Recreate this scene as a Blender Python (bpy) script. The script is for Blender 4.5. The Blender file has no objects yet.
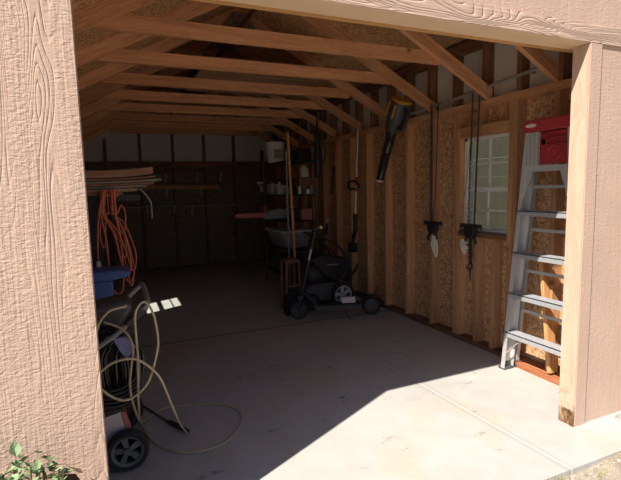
import bpy, math, random
from mathutils import Vector, Matrix
random.seed(7)
PI = math.pi
S = bpy.context.scene
COL = S.collection
OFF = {}                                    # world offset of every root/part (roots are unrotated unless authored locally)

# ------------------------------------------------------------------ helpers
def V(*a): return Vector(a[0] if len(a) == 1 else a)

def frame(A, B, up=(0, 0, 1)):
    A, B = V(A), V(B)
    x = (B - A).normalized()
    u = V(up)
    if abs(x.dot(u)) > .98: u = V(0, 1, 0)
    y = u.cross(x).normalized(); z = x.cross(y)
    M = Matrix((x, y, z)).transposed().to_4x4(); M.translation = A
    return M

def smooth_path(pts, n=6):
    P = [V(p) for p in pts]
    out = []
    for i in range(len(P) - 1):
        p0, p1, p2, p3 = P[max(i - 1, 0)], P[i], P[i + 1], P[min(i + 2, len(P) - 1)]
        for k in range(n):
            t = k / n
            out.append(.5 * ((2 * p1) + (p2 - p0) * t + (2 * p0 - 5 * p1 + 4 * p2 - p3) * t * t + (3 * p1 - p0 - 3 * p2 + p3) * t ** 3))
    out.append(P[-1])
    return out

class MB:
    def __init__(s): s.v = []; s.f = []
    def add(s, vs, fs):
        b = len(s.v); s.v += [tuple(v) for v in vs]; s.f += [tuple(i + b for i in f) for f in fs]; return s
    def hexa(s, vs):
        return s.add(vs, [(0, 3, 2, 1), (4, 5, 6, 7), (0, 1, 5, 4), (1, 2, 6, 5), (2, 3, 7, 6), (3, 0, 4, 7)])
    def box(s, lo, hi, M=None):
        (a, b, c), (d, e, f) = lo, hi
        vs = [V(a, b, c), V(d, b, c), V(d, e, c), V(a, e, c), V(a, b, f), V(d, b, f), V(d, e, f), V(a, e, f)]
        if M: vs = [M @ v for v in vs]
        return s.hexa(vs)
    def bar(s, A, B, w, h, up=(0, 0, 1)):
        M = frame(A, B, up); L = (V(B) - V(A)).length
        return s.box((0, -w / 2, -h / 2), (L, w / 2, h / 2), M)
    def tube(s, pts, r, n=8, cap=True):
        P = [V(p) for p in pts]; R = r if isinstance(r, (list, tuple)) else [r] * len(P)
        T = [(P[min(i + 1, len(P) - 1)] - P[max(i - 1, 0)]).normalized() for i in range(len(P))]
        nrm = T[0].orthogonal().normalized(); vs = []; fs = []
        for i, p in enumerate(P):
            nrm = (nrm - T[i] * nrm.dot(T[i]))
            nrm = nrm.normalized() if nrm.length > 1e-6 else T[i].orthogonal().normalized()
            b = T[i].cross(nrm)
            for k in range(n):
                a = 2 * PI * k / n
                vs.append(p + (nrm * math.cos(a) + b * math.sin(a)) * R[i])
        for i in range(len(P) - 1):
            for k in range(n):
                k2 = (k + 1) % n
                fs.append((i * n + k, i * n + k2, (i + 1) * n + k2, (i + 1) * n + k))
        if cap:
            fs.append(tuple(range(n))[::-1]); fs.append(tuple((len(P) - 1) * n + k for k in range(n)))
        return s.add(vs, fs)
    def lathe(s, prof, M=None, n=24, sq=None):
        # prof: (radius, z) bottom to top around local z
        vs = []; fs = []
        for r, z in prof:
            for k in range(n):
                a = 2 * PI * k / n
                x, y = math.cos(a), math.sin(a)
                if sq:
                    q = (abs(x) ** sq + abs(y) ** sq) ** (-1 / sq); x *= q; y *= q
                v = V(r * x, r * y, z); vs.append(M @ v if M else v)
        for i in range(len(prof) - 1):
            for k in range(n):
                k2 = (k + 1) % n
                fs.append((i * n + k, i * n + k2, (i + 1) * n + k2, (i + 1) * n + k))
        fs.append(tuple(range(n))[::-1]); fs.append(tuple((len(prof) - 1) * n + k for k in range(n)))
        return s.add(vs, fs)
    def prism(s, poly, M, d0, d1):
        # poly in local xy, extruded along local z
        n = len(poly)
        vs = [M @ V(x, y, d0) for x, y in poly] + [M @ V(x, y, d1) for x, y in poly]
        fs = [tuple(range(n))[::-1], tuple(range(n, 2 * n))]
        fs += [(i, (i + 1) % n, n + (i + 1) % n, n + i) for i in range(n)]
        return s.add(vs, fs)
    def ring(s, M, R, r, n=28, m=8, a0=0, a1=2 * PI):
        full = abs(a1 - a0 - 2 * PI) < 1e-6
        pts = [M @ V(R * math.cos(a0 + (a1 - a0) * i / n), R * math.sin(a0 + (a1 - a0) * i / n), 0) for i in range(n + 1)]
        return s.tube(pts, r, m, cap=not full)
    def ball(s, c, rx, ry, rz, M=None, nu=14, nv=9):
        prof = []
        vs = []; fs = []
        for i in range(nv + 1):
            t = -PI / 2 + PI * i / nv
            for k in range(nu):
                a = 2 * PI * k / nu
                v = V(c[0] + rx * math.cos(t) * math.cos(a), c[1] + ry * math.cos(t) * math.sin(a), c[2] + rz * math.sin(t))
                vs.append(M @ v if M else v)
        for i in range(nv):
            for k in range(nu):
                k2 = (k + 1) % nu
                fs.append((i * nu + k, i * nu + k2, (i + 1) * nu + k2, (i + 1) * nu + k))
        return s.add(vs, fs)
    def build(s, name, m, parent=None, local=False, bevel=0, smooth=True, at=None, subsurf=0, M=None):
        off = OFF.get(parent.name, V(0, 0, 0)) if parent else V(0, 0, 0)
        me = bpy.data.meshes.new(name)
        if parent:
            o_loc = V(0, 0, 0); sub = V(0, 0, 0) if local else off
        else:
            if at is None:
                xs = [v[0] for v in s.v]; ys = [v[1] for v in s.v]; zs = [v[2] for v in s.v]
                at = ((min(xs) + max(xs)) / 2, (min(ys) + max(ys)) / 2, min(zs))
            o_loc = V(at); sub = o_loc
        me.from_pydata([tuple(V(v) - sub) for v in s.v], [], s.f)
        me.materials.append(m)
        me.validate(); me.update()
        if smooth:
            me.polygons.foreach_set('use_smooth', [True] * len(me.polygons))
            me.set_sharp_from_angle(angle=math.radians(38))
        o = bpy.data.objects.new(name, me); COL.objects.link(o)
        o.location = o_loc
        if parent: o.parent = parent; OFF[o.name] = off
        else: OFF[o.name] = V(at)
        if bevel:
            b = o.modifiers.new('bevel', 'BEVEL'); b.width = bevel; b.segments = 2; b.limit_method = 'ANGLE'
        if subsurf:
            b = o.modifiers.new('sub', 'SUBSURF'); b.levels = subsurf; b.render_levels = subsurf
        return o

def stick(name, A, B, w, h, m, parent=None, up=(0, 0, 1)):
    """a timber with its own frame: local x runs along the grain"""
    L = (V(B) - V(A)).length; M = frame(A, B, up)
    me = bpy.data.meshes.new(name)
    mb = MB().box((0, -w / 2, -h / 2), (L, w / 2, h / 2))
    me.from_pydata(mb.v, [], mb.f); me.materials.append(m); me.update()
    o = bpy.data.objects.new(name, me); COL.objects.link(o)
    if parent:
        off = OFF[parent.name]; o.parent = parent; OFF[o.name] = off
        o.matrix_local = Matrix.Translation(-off) @ M
    else:
        o.matrix_local = M; OFF[o.name] = V(A)
    return o

def tag(o, label, cat=None, group=None, kind=None):
    o['label'] = label
    if cat: o['category'] = cat
    if group: o['group'] = group
    if kind: o['kind'] = kind
    return o

def root(name, loc, label, cat, group=None, kind=None):
    o = bpy.data.objects.new(name, None); COL.objects.link(o); o.location = loc
    o.empty_display_size = .1
    OFF[o.name] = V(loc)
    return tag(o, label, cat, group, kind)

def copy_tree(o, parent=None):
    c = o.copy(); COL.objects.link(c)
    if parent: c.parent = parent
    for ch in list(o.children): copy_tree(ch, c)
    return c

# ------------------------------------------------------------------ materials
class N:
    def __init__(s, name):
        s.m = bpy.data.materials.new(name); s.m.use_nodes = True
        s.t = s.m.node_tree; s.t.nodes.clear()
        s.out = s.n('ShaderNodeOutputMaterial')
        s.b = s.n('ShaderNodeBsdfPrincipled'); s.l(s.b.outputs[0], s.out.inputs[0])
    def n(s, t, **k):
        x = s.t.nodes.new(t)
        for a, b in k.items(): setattr(x, a, b)
        return x
    def l(s, a, b): s.t.links.new(a, b)
    def obj(s): return s.n('ShaderNodeTexCoord').outputs['Object']
    def map(s, vec, scale=(1, 1, 1), rot=(0, 0, 0), loc=None):
        m = s.n('ShaderNodeMapping'); m.inputs['Scale'].default_value = scale; m.inputs['Rotation'].default_value = rot
        if loc is not None: s.l(loc, m.inputs['Location'])
        s.l(vec, m.inputs['Vector']); return m.outputs[0]
    def noise(s, vec, scale, detail=4, rough=.55, dist=0):
        n = s.n('ShaderNodeTexNoise'); n.inputs['Scale'].default_value = scale; n.inputs['Detail'].default_value = detail
        n.inputs['Roughness'].default_value = rough; n.inputs['Distortion'].default_value = dist
        s.l(vec, n.inputs['Vector']); return n.outputs['Fac']
    def ramp(s, fac, stops, interp='LINEAR'):
        r = s.n('ShaderNodeValToRGB'); e = r.color_ramp.elements; r.color_ramp.interpolation = interp
        while len(e) < len(stops): e.new(.5)
        for i, (p, c) in enumerate(stops):
            e[i].position = p
            e[i].color = (c, c, c, 1) if isinstance(c, (int, float)) else (*c, 1)
        s.l(fac, r.inputs[0]); return r.outputs[0]
    def math(s, op, a, b=None, clamp=False):
        n = s.n('ShaderNodeMath', operation=op); n.use_clamp = clamp
        for i, x in enumerate((a, b)):
            if x is None: continue
            if isinstance(x, (int, float)): n.inputs[i].default_value = x
            else: s.l(x, n.inputs[i])
        return n.outputs[0]
    def mix(s, fac, a, b, mode='MIX'):
        n = s.n('ShaderNodeMix', data_type='RGBA', blend_type=mode)
        for sock, x in ((n.inputs[0], fac), (n.inputs[6], a), (n.inputs[7], b)):
            if isinstance(x, (int, float)): sock.default_value = x if sock is n.inputs[0] else (x, x, x, 1)
            elif isinstance(x, tuple): sock.default_value = (*x, 1)
            else: s.l(x, sock)
        return n.outputs[2]
    def bump(s, h, strength=.5, dist=.01):
        b = s.n('ShaderNodeBump'); b.inputs['Strength'].default_value = strength; b.inputs['Distance'].default_value = dist
        s.l(h, b.inputs['Height']); s.l(b.outputs[0], s.b.inputs['Normal'])
    def set(s, color=None, rough=None, metal=None, spec=None):
        for k, v in (('Base Color', color), ('Roughness', rough), ('Metallic', metal), ('Specular IOR Level', spec)):
            if v is None: continue
            if isinstance(v, tuple): s.b.inputs[k].default_value = (*v, 1)
            elif isinstance(v, (int, float)): s.b.inputs[k].default_value = v
            else: s.l(v, s.b.inputs[k])
        return s.m

def plain(name, c, rough=.5, metal=0, var=.12, scale=30, bump=0, spec=.5):
    n = N(name); o = n.obj()
    f = n.noise(o, scale, 4)
    k = n.ramp(f, [(.3, tuple(x * (1 - var) for x in c)), (.7, tuple(min(1, x * (1 + var)) for x in c))])
    if bump: n.bump(f, bump, .004)
    return n.set(k, rough, metal, spec)

def lumber(name, dark, mid, light, rough=.75, knots=True, old=0):
    n = N(name); o = n.obj()
    info = n.n('ShaderNodeObjectInfo')
    off = n.n('ShaderNodeCombineXYZ')
    for i, k in enumerate((7.3, 5.1, 3.7)): n.l(n.math('MULTIPLY', info.outputs['Random'], k), off.inputs[i])
    p = n.map(o, (1, 1, 1), loc=off.outputs[0])
    st = n.map(p, (.7, 9, 9))
    a = n.noise(st, 2.2, 3, .5, .6)
    ringy = n.math('SINE', n.math('MULTIPLY', a, 70))
    fine = n.noise(n.map(p, (3, 90, 90)), 2, 3)
    grain = n.math('ADD', n.math('MULTIPLY', ringy, .07), n.math('ADD', n.math('MULTIPLY', a, .75), n.math('MULTIPLY', fine, .35)))
    c = n.ramp(grain, [(.25, dark), (.55, mid), (.85, light)])
    tone = n.math('ADD', n.math('MULTIPLY', info.outputs['Random'], .35), .82)
    c = n.mix(1, c, n.ramp(tone, [(0, 0), (1, 1)]), 'MULTIPLY') if False else c
    hsv = n.n('ShaderNodeHueSaturation'); n.l(c, hsv.inputs['Color']); n.l(tone, hsv.inputs['Value']); c = hsv.outputs[0]
    if knots:
        v = n.n('ShaderNodeTexVoronoi', feature='F1'); v.inputs['Scale'].default_value = 3.6; v.inputs['Randomness'].default_value = 1
        n.l(n.map(p, (1, .9, .9)), v.inputs['Vector'])
        kf = n.ramp(v.outputs['Distance'], [(.045, 1), (.10, 0)])
        c = n.mix(n.math('MULTIPLY', kf, .75), c, tuple(x * .28 for x in dark))
    n.bump(grain, .25, .003)
    return n.set(c, rough, 0, .2)

def osb_mat(name, dark, mid, light):
    n = N(name); o = n.obj()
    w = n.noise(o, 9, 2)
    def flakes(scale):
        v = n.n('ShaderNodeTexVoronoi', feature='F1'); v.inputs['Scale'].default_value = 1
        n.l(n.map(o, scale), v.inputs['Vector']); s = n.n('ShaderNodeSeparateColor'); n.l(v.outputs['Color'], s.inputs[0]); return s.outputs[0]
    A = flakes((60, 22, 75)); B = flakes((32, 85, 26)); C = flakes((95, 60, 45))
    m1 = n.ramp(n.noise(o, 28, 1), [(.46, 0), (.52, 1)])
    m2 = n.ramp(n.noise(n.map(o, (1, 1, 1), (1, 2, 3)), 33, 1), [(.5, 0), (.56, 1)])
    f = n.mix(m2, n.mix(m1, A, B), C)
    fine = n.noise(o, 120, 3)
    g = n.math('ADD', n.math('MULTIPLY', f, .85), n.math('MULTIPLY', fine, .3))
    c = n.ramp(g, [(.12, dark), (.5, mid), (.95, light)])
    n.bump(g, .3, .003)
    return n.set(c, .7, 0, .2)

def emboss(name, base, axis='Z', strength=.6, cathedral=.5):
    """painted siding pressed with a cedar grain that runs along one axis"""
    n = N(name); o = n.obj()
    def along(across, run): return n.map(o, {'Z': (across, across, run), 'X': (run, across, across)}[axis])
    band = n.ramp(n.noise(along(5.5, .45), 1, 1), [(.5 - .35 * (cathedral - .5) - .06, 0), (.5 - .35 * (cathedral - .5) + .06, 1)])
    a = n.noise(along(9 if axis == 'X' else 7, .8), 1, 1.6, .5, .5)
    saw = n.math('FRACT', n.math('MULTIPLY', a, 44 if axis == 'X' else 28))
    groove = n.ramp(saw, [(0, 0), (.16, .75), (.5, 1), (.86, .85), (1, 0)])
    ripple = n.ramp(n.noise(along(42, 92), 1, 2, .55, .6), [(.30, 0), (.66, 1)])
    strands = n.noise(along(120, 5), 1, 2, .6)
    flow = n.noise(along(38, 3), 1, 2, .6, .3)
    rip = n.math('MULTIPLY', ripple, n.math('SUBTRACT', 1.0, n.math('MULTIPLY', band, .8)))
    h = n.math('ADD', n.math('MULTIPLY', n.mix(band, 1.0, groove), .75),
               n.math('ADD', n.math('MULTIPLY', rip, .40), n.math('ADD', n.math('MULTIPLY', strands, .45), n.math('MULTIPLY', flow, .7))))
    tint = n.noise(o, 3, 3)
    c = n.ramp(tint, [(.3, tuple(x * .95 for x in base)), (.7, tuple(min(1, x * 1.05) for x in base))])
    n.bump(h, strength, .006)
    return n.set(c, .8, 0, .25)

def concrete(name):
    n = N(name); o = n.obj()
    big = n.noise(o, .9, 5, .6, .3); mid = n.noise(o, 6, 6, .65); fine = n.noise(o, 140, 3)
    g = n.math('ADD', n.math('MULTIPLY', big, .5), n.math('ADD', n.math('MULTIPLY', mid, .35), n.math('MULTIPLY', fine, .15)))
    c = n.ramp(g, [(.3, (.365, .36, .35)), (.5, (.475, .467, .452)), (.68, (.55, .54, .52))])
    warm = n.ramp(n.noise(n.map(o, (1.3, .8, 1)), 1.7, 4), [(.52, 0), (.75, 1)])
    c = n.mix(n.math('MULTIPLY', warm, .65), c, (.50, .40, .27))
    # oil and tyre stains
    sp = n.ramp(n.noise(n.map(o, (1, 2.2, 1)), 4.2, 5, .7), [(.615, 0), (.69, 1)])
    c = n.mix(n.math('MULTIPLY', sp, .55), c, (.10, .095, .09))
    sep = n.n('ShaderNodeSeparateXYZ'); n.l(o, sep.inputs[0])
    wob = n.math('MULTIPLY', n.math('SUBTRACT', n.noise(o, 5, 3), .5), .012)
    def seam(axis, pos, slope, other, width):
        d = n.math('ADD', sep.outputs[axis], n.math('MULTIPLY', sep.outputs[other], slope))
        d = n.math('ABSOLUTE', n.math('ADD', n.math('SUBTRACT', d, pos), wob))
        return n.ramp(n.math('DIVIDE', d, width), [(.45, 1), (1, 0)])
    j1 = seam(0, -.385, .052, 1, .011); j2 = seam(1, 2.62, 0, 0, .016)
    edge = seam(0, -.385, .052, 1, .04)
    c = n.mix(n.math('MULTIPLY', edge, .35), c, (.30, .28, .25))
    c = n.mix(n.math('MULTIPLY', j1, .75), c, (.62, .60, .56))
    c = n.mix(n.math('MULTIPLY', j2, .8), c, (.06, .06, .06))
    h = n.math('SUBTRACT', n.math('ADD', n.math('MULTIPLY', fine, .25), n.math('MULTIPLY', mid, .3)), n.math('MULTIPLY', n.math('ADD', j1, j2), .8))
    n.bump(h, .35, .006)
    return n.set(c, .78, 0, .3)

def glass_mat(name, tint=(.92, .96, .94)):
    n = N(name); t = n.t
    tr = n.n('ShaderNodeBsdfTransparent'); tr.inputs[0].default_value = (*tint, 1)
    gl = n.n('ShaderNodeBsdfGlossy'); gl.inputs['Roughness'].default_value = .02
    lw = n.n('ShaderNodeLayerWeight'); lw.inputs[0].default_value = .5
    fac = n.math('ADD', n.math('MULTIPLY', n.math('POWER', lw.outputs['Facing'], 4), .5), .035)
    mx = n.n('ShaderNodeMixShader'); n.l(fac, mx.inputs[0]); n.l(tr.outputs[0], mx.inputs[1]); n.l(gl.outputs[0], mx.inputs[2])
    t.nodes.remove(n.b); n.l(mx.outputs[0], n.out.inputs[0]); return n.m

M = {}
M['stud'] = lumber('stud_wood', (.34, .165, .08), (.54, .29, .15), (.66, .40, .23))
M['rafter'] = lumber('rafter_wood', (.36, .17, .09), (.60, .31, .165), (.72, .42, .25))
M['tie'] = lumber('tie_wood', (.35, .16, .085), (.59, .29, .155), (.70, .39, .22))
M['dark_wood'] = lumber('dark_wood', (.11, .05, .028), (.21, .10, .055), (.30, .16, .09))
M['raw_post'] = lumber('raw_post_wood', (.48, .30, .17), (.70, .48, .32), (.80, .60, .44))
M['header_wood'] = lumber('header_wood', (.34, .16, .06), (.58, .31, .13), (.70, .43, .22))
M['osb'] = osb_mat('osb', (.24, .12, .06), (.53, .305, .16), (.74, .49, .30))
M['osb_roof'] = osb_mat('osb_roof', (.28, .13, .06), (.54, .29, .135), (.72, .44, .22))
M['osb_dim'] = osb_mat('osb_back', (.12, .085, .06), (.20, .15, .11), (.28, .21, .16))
PAINT = (.56, .405, .325)
M['siding'] = emboss('siding', PAINT, 'Z', .7, .42)
M['siding_x'] = emboss('siding_trim', PAINT, 'X', .9, 1.1)
M['siding_fine'] = emboss('siding_fine', PAINT, 'Z', .4, -.6)
M['soffit'] = plain('cream_paint', (.72, .52, .36), .7, 0, .05, 6)
M['concrete'] = concrete('concrete')
M['panel'] = plain('grey_panel', (.66, .64, .60), .85, 0, .06, 4)
M['white_frame'] = plain('white_vinyl', (.78, .78, .76), .4, 0, .03)
M['glass'] = glass_mat('window_glass')
M['glass_screen'] = glass_mat('screened_glass', (.64, .64, .60))
M['aluminium'] = plain('aluminium', (.62, .625, .63), .42, .35, .05, 40)
M['tread'] = plain('ribbed_aluminium', (.50, .52, .55), .4, .35, .06, 40)
M['steel'] = plain('steel', (.62, .62, .60), .35, .9, .06)
M['galv'] = plain('galvanised', (.40, .40, .39), .5, .5, .08)
M['red'] = plain('red_plastic', (.36, .035, .045), .45, 0, .06)
M['red_light'] = plain('red_cap_plastic', (.44, .045, .055), .4, 0, .05)
M['cover_red'] = plain('faded_red_cover', (.52, .13, .10), .5, 0, .06)
M['hub_grey'] = plain('hub_grey', (.14, .14, .13), .5, 0, .1)
M['bracket'] = plain('bracket_grey', (.40, .38, .35), .7, 0, .1)
M['logo_white'] = plain('white_print', (.78, .70, .68), .5, 0, .04)
M['black'] = plain('black_plastic', (.018, .018, .02), .5, 0, .2)
M['black_gloss'] = plain('black_gloss', (.02, .02, .022), .25, 0, .2)
M['rubber'] = plain('rubber', (.025, .025, .026), .8, 0, .25, 60, .3)
M['dark_grey'] = plain('dark_grey_plastic', (.07, .07, .075), .5, 0, .15)
M['grey'] = plain('grey_plastic', (.26, .26, .27), .55, 0, .1)
M['light_grey'] = plain('light_grey_plastic', (.55, .55, .54), .5, 0, .06)
M['white'] = plain('white_plastic', (.74, .74, .71), .5, 0, .05)
M['yellow'] = plain('yellow_plastic', (.50, .27, .03), .45, 0, .06)
M['orange'] = plain('orange_cord', (.52, .13, .065), .55, 0, .12)
M['orange_red'] = plain('orange_red_shaft', (.50, .10, .06), .45, 0, .1)
M['stick_orange'] = lumber('handle_wood', (.50, .20, .07), (.66, .30, .12), (.75, .40, .19), .55, False)
M['khaki'] = plain('khaki_hose', (.52, .42, .25), .45, 0, .1)
M['blue'] = plain('blue_plastic', (.06, .12, .34), .5, 0, .08)
M['purple'] = plain('violet_grey_panel', (.20, .20, .38), .5, 0, .08)
M['rope'] = plain('white_rope', (.72, .68, .60), .8, 0, .12, 90, .4)
M['carton'] = plain('pale_pink_carton', (.62, .50, .50), .7, 0, .06)
M['carton_red'] = plain('red_carton', (.45, .16, .14), .7, 0, .06)
M['ply'] = lumber('plywood_edge', (.15, .075, .045), (.26, .14, .09), (.38, .23, .16), .8, False)
M['ply_grey'] = lumber('weathered_plywood', (.15, .125, .10), (.27, .23, .19), (.38, .33, .28), .85, False)
M['brown_paint'] = lumber('brown_painted_board', (.26, .085, .035), (.40, .15, .07), (.52, .24, .12), .6, False)
M['pink_brown'] = plain('faded_brown_paint', (.20, .085, .06), .6, 0, .12)
M['fence'] = plain('grey_green_boards', (.115, .113, .092), .8, 0, .12, 3)
M['leaf'] = plain('leaf_green', (.20, .29, .14), .55, 0, .4, 25)
M['dry_leaf'] = plain('dry_leaf', (.17, .07, .035), .8, 0, .2)
M['bark'] = plain('stem_brown', (.18, .12, .06), .8, 0, .2)
M['grass'] = plain('dry_grass', (.30, .32, .12), .8, 0, .3, 20)
M['stone'] = plain('gravel_stone', (.45, .40, .36), .85, 0, .3, 14)
M['roofing'] = plain('shingle', (.09, .085, .08), .9, 0, .25, 30)

def dirt():
    n = N('dirt'); o = n.obj()
    g = n.math('ADD', n.math('MULTIPLY', n.noise(o, 4, 5), .5), n.math('MULTIPLY', n.noise(o, 70, 4), .5))
    c = n.ramp(g, [(.3, (.22, .18, .13)), (.5, (.38, .33, .26)), (.7, (.52, .47, .39))])
    n.bump(g, .8, .02); return n.set(c, .95, 0, .1)
M['dirt'] = dirt()

def post_mat():
    """bare post whose foot is rotten and patched"""
    n = N('bare_post'); o = n.obj()
    st = n.map(o, (9, 9, .7)); a = n.noise(st, 2, 3, .5, .5)
    g = n.math('ADD', n.math('MULTIPLY', n.math('SINE', n.math('MULTIPLY', a, 60)), .14), a)
    c = n.ramp(g, [(.25, (.53, .37, .275)), (.55, (.60, .435, .33)), (.85, (.65, .485, .38))])
    sep = n.n('ShaderNodeSeparateXYZ'); n.l(o, sep.inputs[0])
    z = n.math('ADD', sep.outputs[2], n.math('MULTIPLY', n.math('SUBTRACT', n.noise(o, 30, 4), .5), .05))
    foot = n.ramp(z, [(.085, 1), (.10, 0)])
    dirtc = n.ramp(n.noise(n.map(o, (20, 20, 8)), 2, 4), [(.35, (.06, .035, .02)), (.6, (.34, .20, .10)), (.75, (.55, .42, .30))])
    c = n.mix(foot, c, dirtc)
    smear = n.math('MULTIPLY', n.ramp(sep.outputs[2], [(.10, 1), (.42, 0)]), n.ramp(n.noise(n.map(o, (14, 14, 9)), 2, 5), [(.5, 0), (.66, .7)]))
    c = n.mix(smear, c, (.24, .17, .12))
    n.bump(g, .2, .003); return n.set(c, .75, 0, .2)
M['post'] = post_mat()

# ------------------------------------------------------------------ dimensions of the shed
XL, XR = -2.83, .464          # inner faces of the studs
D = .089
YB = 6.80                     # back wall, inner face of its sheathing
XJ = -2.435                   # left side of the opening
ZH = 2.13                     # underside of the header
ZP0, ZP1 = 2.024, 2.083       # double plate
SL = .53                      # roof slope
XRG = (XL + .46) / 2          # ridge
def zb(x): return 2.084 + SL * ((.46 - x) if x > XRG else (x - XL))   # underside of the rafters

# ------------------------------------------------------------------ floor and ground
f = MB().box((-3.1, -.26, -.10), (.66, 6.95, 0)).build('floor', M['concrete'], at=(0, 0, 0))
tag(f, 'worn concrete slab of the shed with a pale joint down its length', 'floor', kind='structure')
g = MB()
def terr(x, y):
    return -.018 + .006 * math.sin(3.1 * x + 1.7 * y) + .006 * math.sin(9.3 * x - 6.1 * y)
nx, ny = 120, 70
vs = []
for j in range(ny + 1):
    for i in range(nx + 1):
        u = i / nx * 2 - 1; w = j / ny
        x = -1 + 14 * (u * abs(u)); y = -.2 - 13 * w * w
        vs.append((x, y, terr(x, y)))
g.add(vs, [(j * (nx + 1) + i + 1, j * (nx + 1) + i, (j + 1) * (nx + 1) + i, (j + 1) * (nx + 1) + i + 1) for j in range(ny) for i in range(nx)])
g.add([(.60, -.2, -.06), (14, -.2, -.06), (14, 14, -.06), (.60, 14, -.06)], [(0, 1, 2, 3)])
g.add([(-15, -.2, -.06), (-3.05, -.2, -.06), (-3.05, 14, -.06), (-15, 14, -.06)], [(0, 1, 2, 3)])
tag(g.build('ground', M['dirt'], at=(0, 0, 0)), 'bare dirt and gravel in front of the concrete slab', 'ground', kind='structure')

# ------------------------------------------------------------------ right wall
xs0, xs1 = XR + D, XR + D + .025
WY0, WY1, WZ0, WZ1 = .965, 1.497, 1.0, 1.80
def holed(xa, xb, y0, y1, z0, z1, hy0, hy1, hz0, hz1):
    m = MB()
    m.box((xa, y0, z0), (xb, y1, hz0)).box((xa, y0, hz1), (xb, y1, z1))
    m.box((xa, y0, hz0), (xb, hy0, hz1)).box((xa, hy1, hz0), (xb, y1, hz1))
    return m
wr = holed(xs0, xs1, .094, YB + .1, 0, ZP0 + .04, WY0, WY1, WZ0, WZ1).build('wall_right', M['osb'], at=(.56, 3.4, 0), smooth=False)
tag(wr, 'right hand stud wall sheathed in chipboard with a small window', 'wall', kind='structure')
MB().box((xs0, .094, ZP0 + .04), (xs1, YB + .1, 2.64)).build('upper_panel', M['panel'], wr)
tag(wr.children[-1], 'pale grey panel above the wall plate') if wr.children else None
MB().box((XR, .10, 0), (XR + D, YB, .042)).build('sole_plate', M['dark_wood'], wr)
stick('top_plate', (XR + D / 2, .10, (ZP0 + ZP1) / 2), (XR + D / 2, YB, (ZP0 + ZP1) / 2), D, ZP1 - ZP0, M['stud'], wr)
stick('upper_plate', (XR + D / 2, .10, 2.56), (XR + D / 2, YB, 2.56), D, .08, M['dark_wood'], wr)
xm = XR + D / 2
def vstud(name, x, y, z0, z1, m, parent, w=.038, d=D, axis='Y'):
    # w along the wall, d through it
    if axis == 'Y': return stick(name, (x, y, z0), (x, y, z1), d, w, m, parent, up=(0, 1, 0))
    return stick(name, (x, y, z0), (x, y, z1), w, d, m, parent, up=(0, 1, 0))
ys = [.20, .56, .903, WY1 + .055] + [1.903 - .019 + .407 * k for k in range(12)]
for y in ys: vstud('stud', xm, y, .042, ZP0, M['stud'], wr)
vstud('trimmer_stud', xm, WY0 - .022, .042, ZP0, M['stud'], wr)
vstud('trimmer_stud', xm, WY1 + .017, .042, WZ1 + .09, M['stud'], wr)
for y in (1.285, 1.10): vstud('cripple_stud', xm, y, .042, WZ0 - .045, M['stud'], wr)
for y in (1.285,): vstud('cripple_stud', xm, y, WZ1 + .09, ZP0, M['stud'], wr)
stick('window_sill_board', (xm - .008, WY0, WZ0 - .022), (xm - .008, WY1, WZ0 - .022), D + .016, .04, M['dark_wood'], wr)
stick('window_header', (xm, WY0, WZ1 + .045), (xm, WY1, WZ1 + .045), D, .088, M['stud'], wr)
for k in range(18):
    y = .556 + .349 * k
    if y < YB - .05: vstud('upper_stud', xm, y - .019, ZP1, 2.52, M['dark_wood'], wr)

w1 = root('window_1', (xs0, (WY0 + WY1) / 2, WZ0), 'white single hung window with divided panes in the right hand wall', 'window', kind='structure')
fx0, fx1 = xs0 - .035, xs1 + .01
m = MB(); t = .028
m.box((fx0, WY0, WZ0), (fx1, WY0 + t, WZ1)).box((fx0, WY1 - t, WZ0), (fx1, WY1, WZ1))
m.box((fx0, WY0, WZ0), (fx1, WY1, WZ0 + t)).box((fx0, WY0, WZ1 - t), (fx1, WY1, WZ1))
m.build('window_frame', M['white_frame'], w1)
zmid = WZ0 + .45 * (WZ1 - WZ0)
m = MB().box((fx0 + .006, WY0 + t, zmid - .018), (fx0 + .034, WY1 - t, zmid + .018))
for (za, zb_, xo) in ((WZ0 + t, zmid - .018, .012), (zmid + .018, WZ1 - t, .022)):
    yc, zc = (WY0 + WY1) / 2, (za + zb_) / 2
    m.box((fx0 + xo, yc - .007, za), (fx0 + xo + .012, yc + .007, zb_)).box((fx0 + xo, WY0 + t, zc - .007), (fx0 + xo + .012, WY1 - t, zc + .007))
m.build('sash', M['white_frame'], w1)
MB().box((fx0 + .026, WY0 + t, WZ0 + t), (fx0 + .029, WY1 - t, zmid - .018)).build('pane', M['glass_screen'], w1)
MB().box((fx0 + .036, WY0 + t, zmid + .018), (fx0 + .039, WY1 - t, WZ1 - t)).build('pane', M['glass_screen'], w1)
MB().box((XR + .01, WY0 + .002, WZ0), (fx0, WY1 - .002, WZ0 + .006)).build('sill_liner', M['grey'], w1)

# ------------------------------------------------------------------ left wall (behind the jamb) with the window that lights the floor patch
LY0, LY1, LZ0, LZ1 = 3.3475, 3.8575, 1.03, 1.614
lx1 = XL - D; lx0 = lx1 - .025
wl = holed(lx0, lx1, .094, YB + .1, 0, 2.10, LY0, LY1, LZ0, LZ1).build('wall_left', M['osb'], at=(lx0, 3.4, 0), smooth=False)
tag(wl, 'left hand stud wall sheathed in chipboard behind the wide jamb', 'wall', kind='structure')
MB().box((lx1, .10, 0), (XL, YB, .042)).build('sole_plate', M['dark_wood'], wl)
stick('top_plate', (XL - D / 2, .10, (ZP0 + ZP1) / 2), (XL - D / 2, YB, (ZP0 + ZP1) / 2), D, ZP1 - ZP0, M['stud'], wl)
for k in range(17):
    y = .20 + .407 * k
    if LY0 - .05 < y < LY1 + .05: continue
    vstud('stud', XL - D / 2, y, .042, ZP0, M['stud'], wl)
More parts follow.
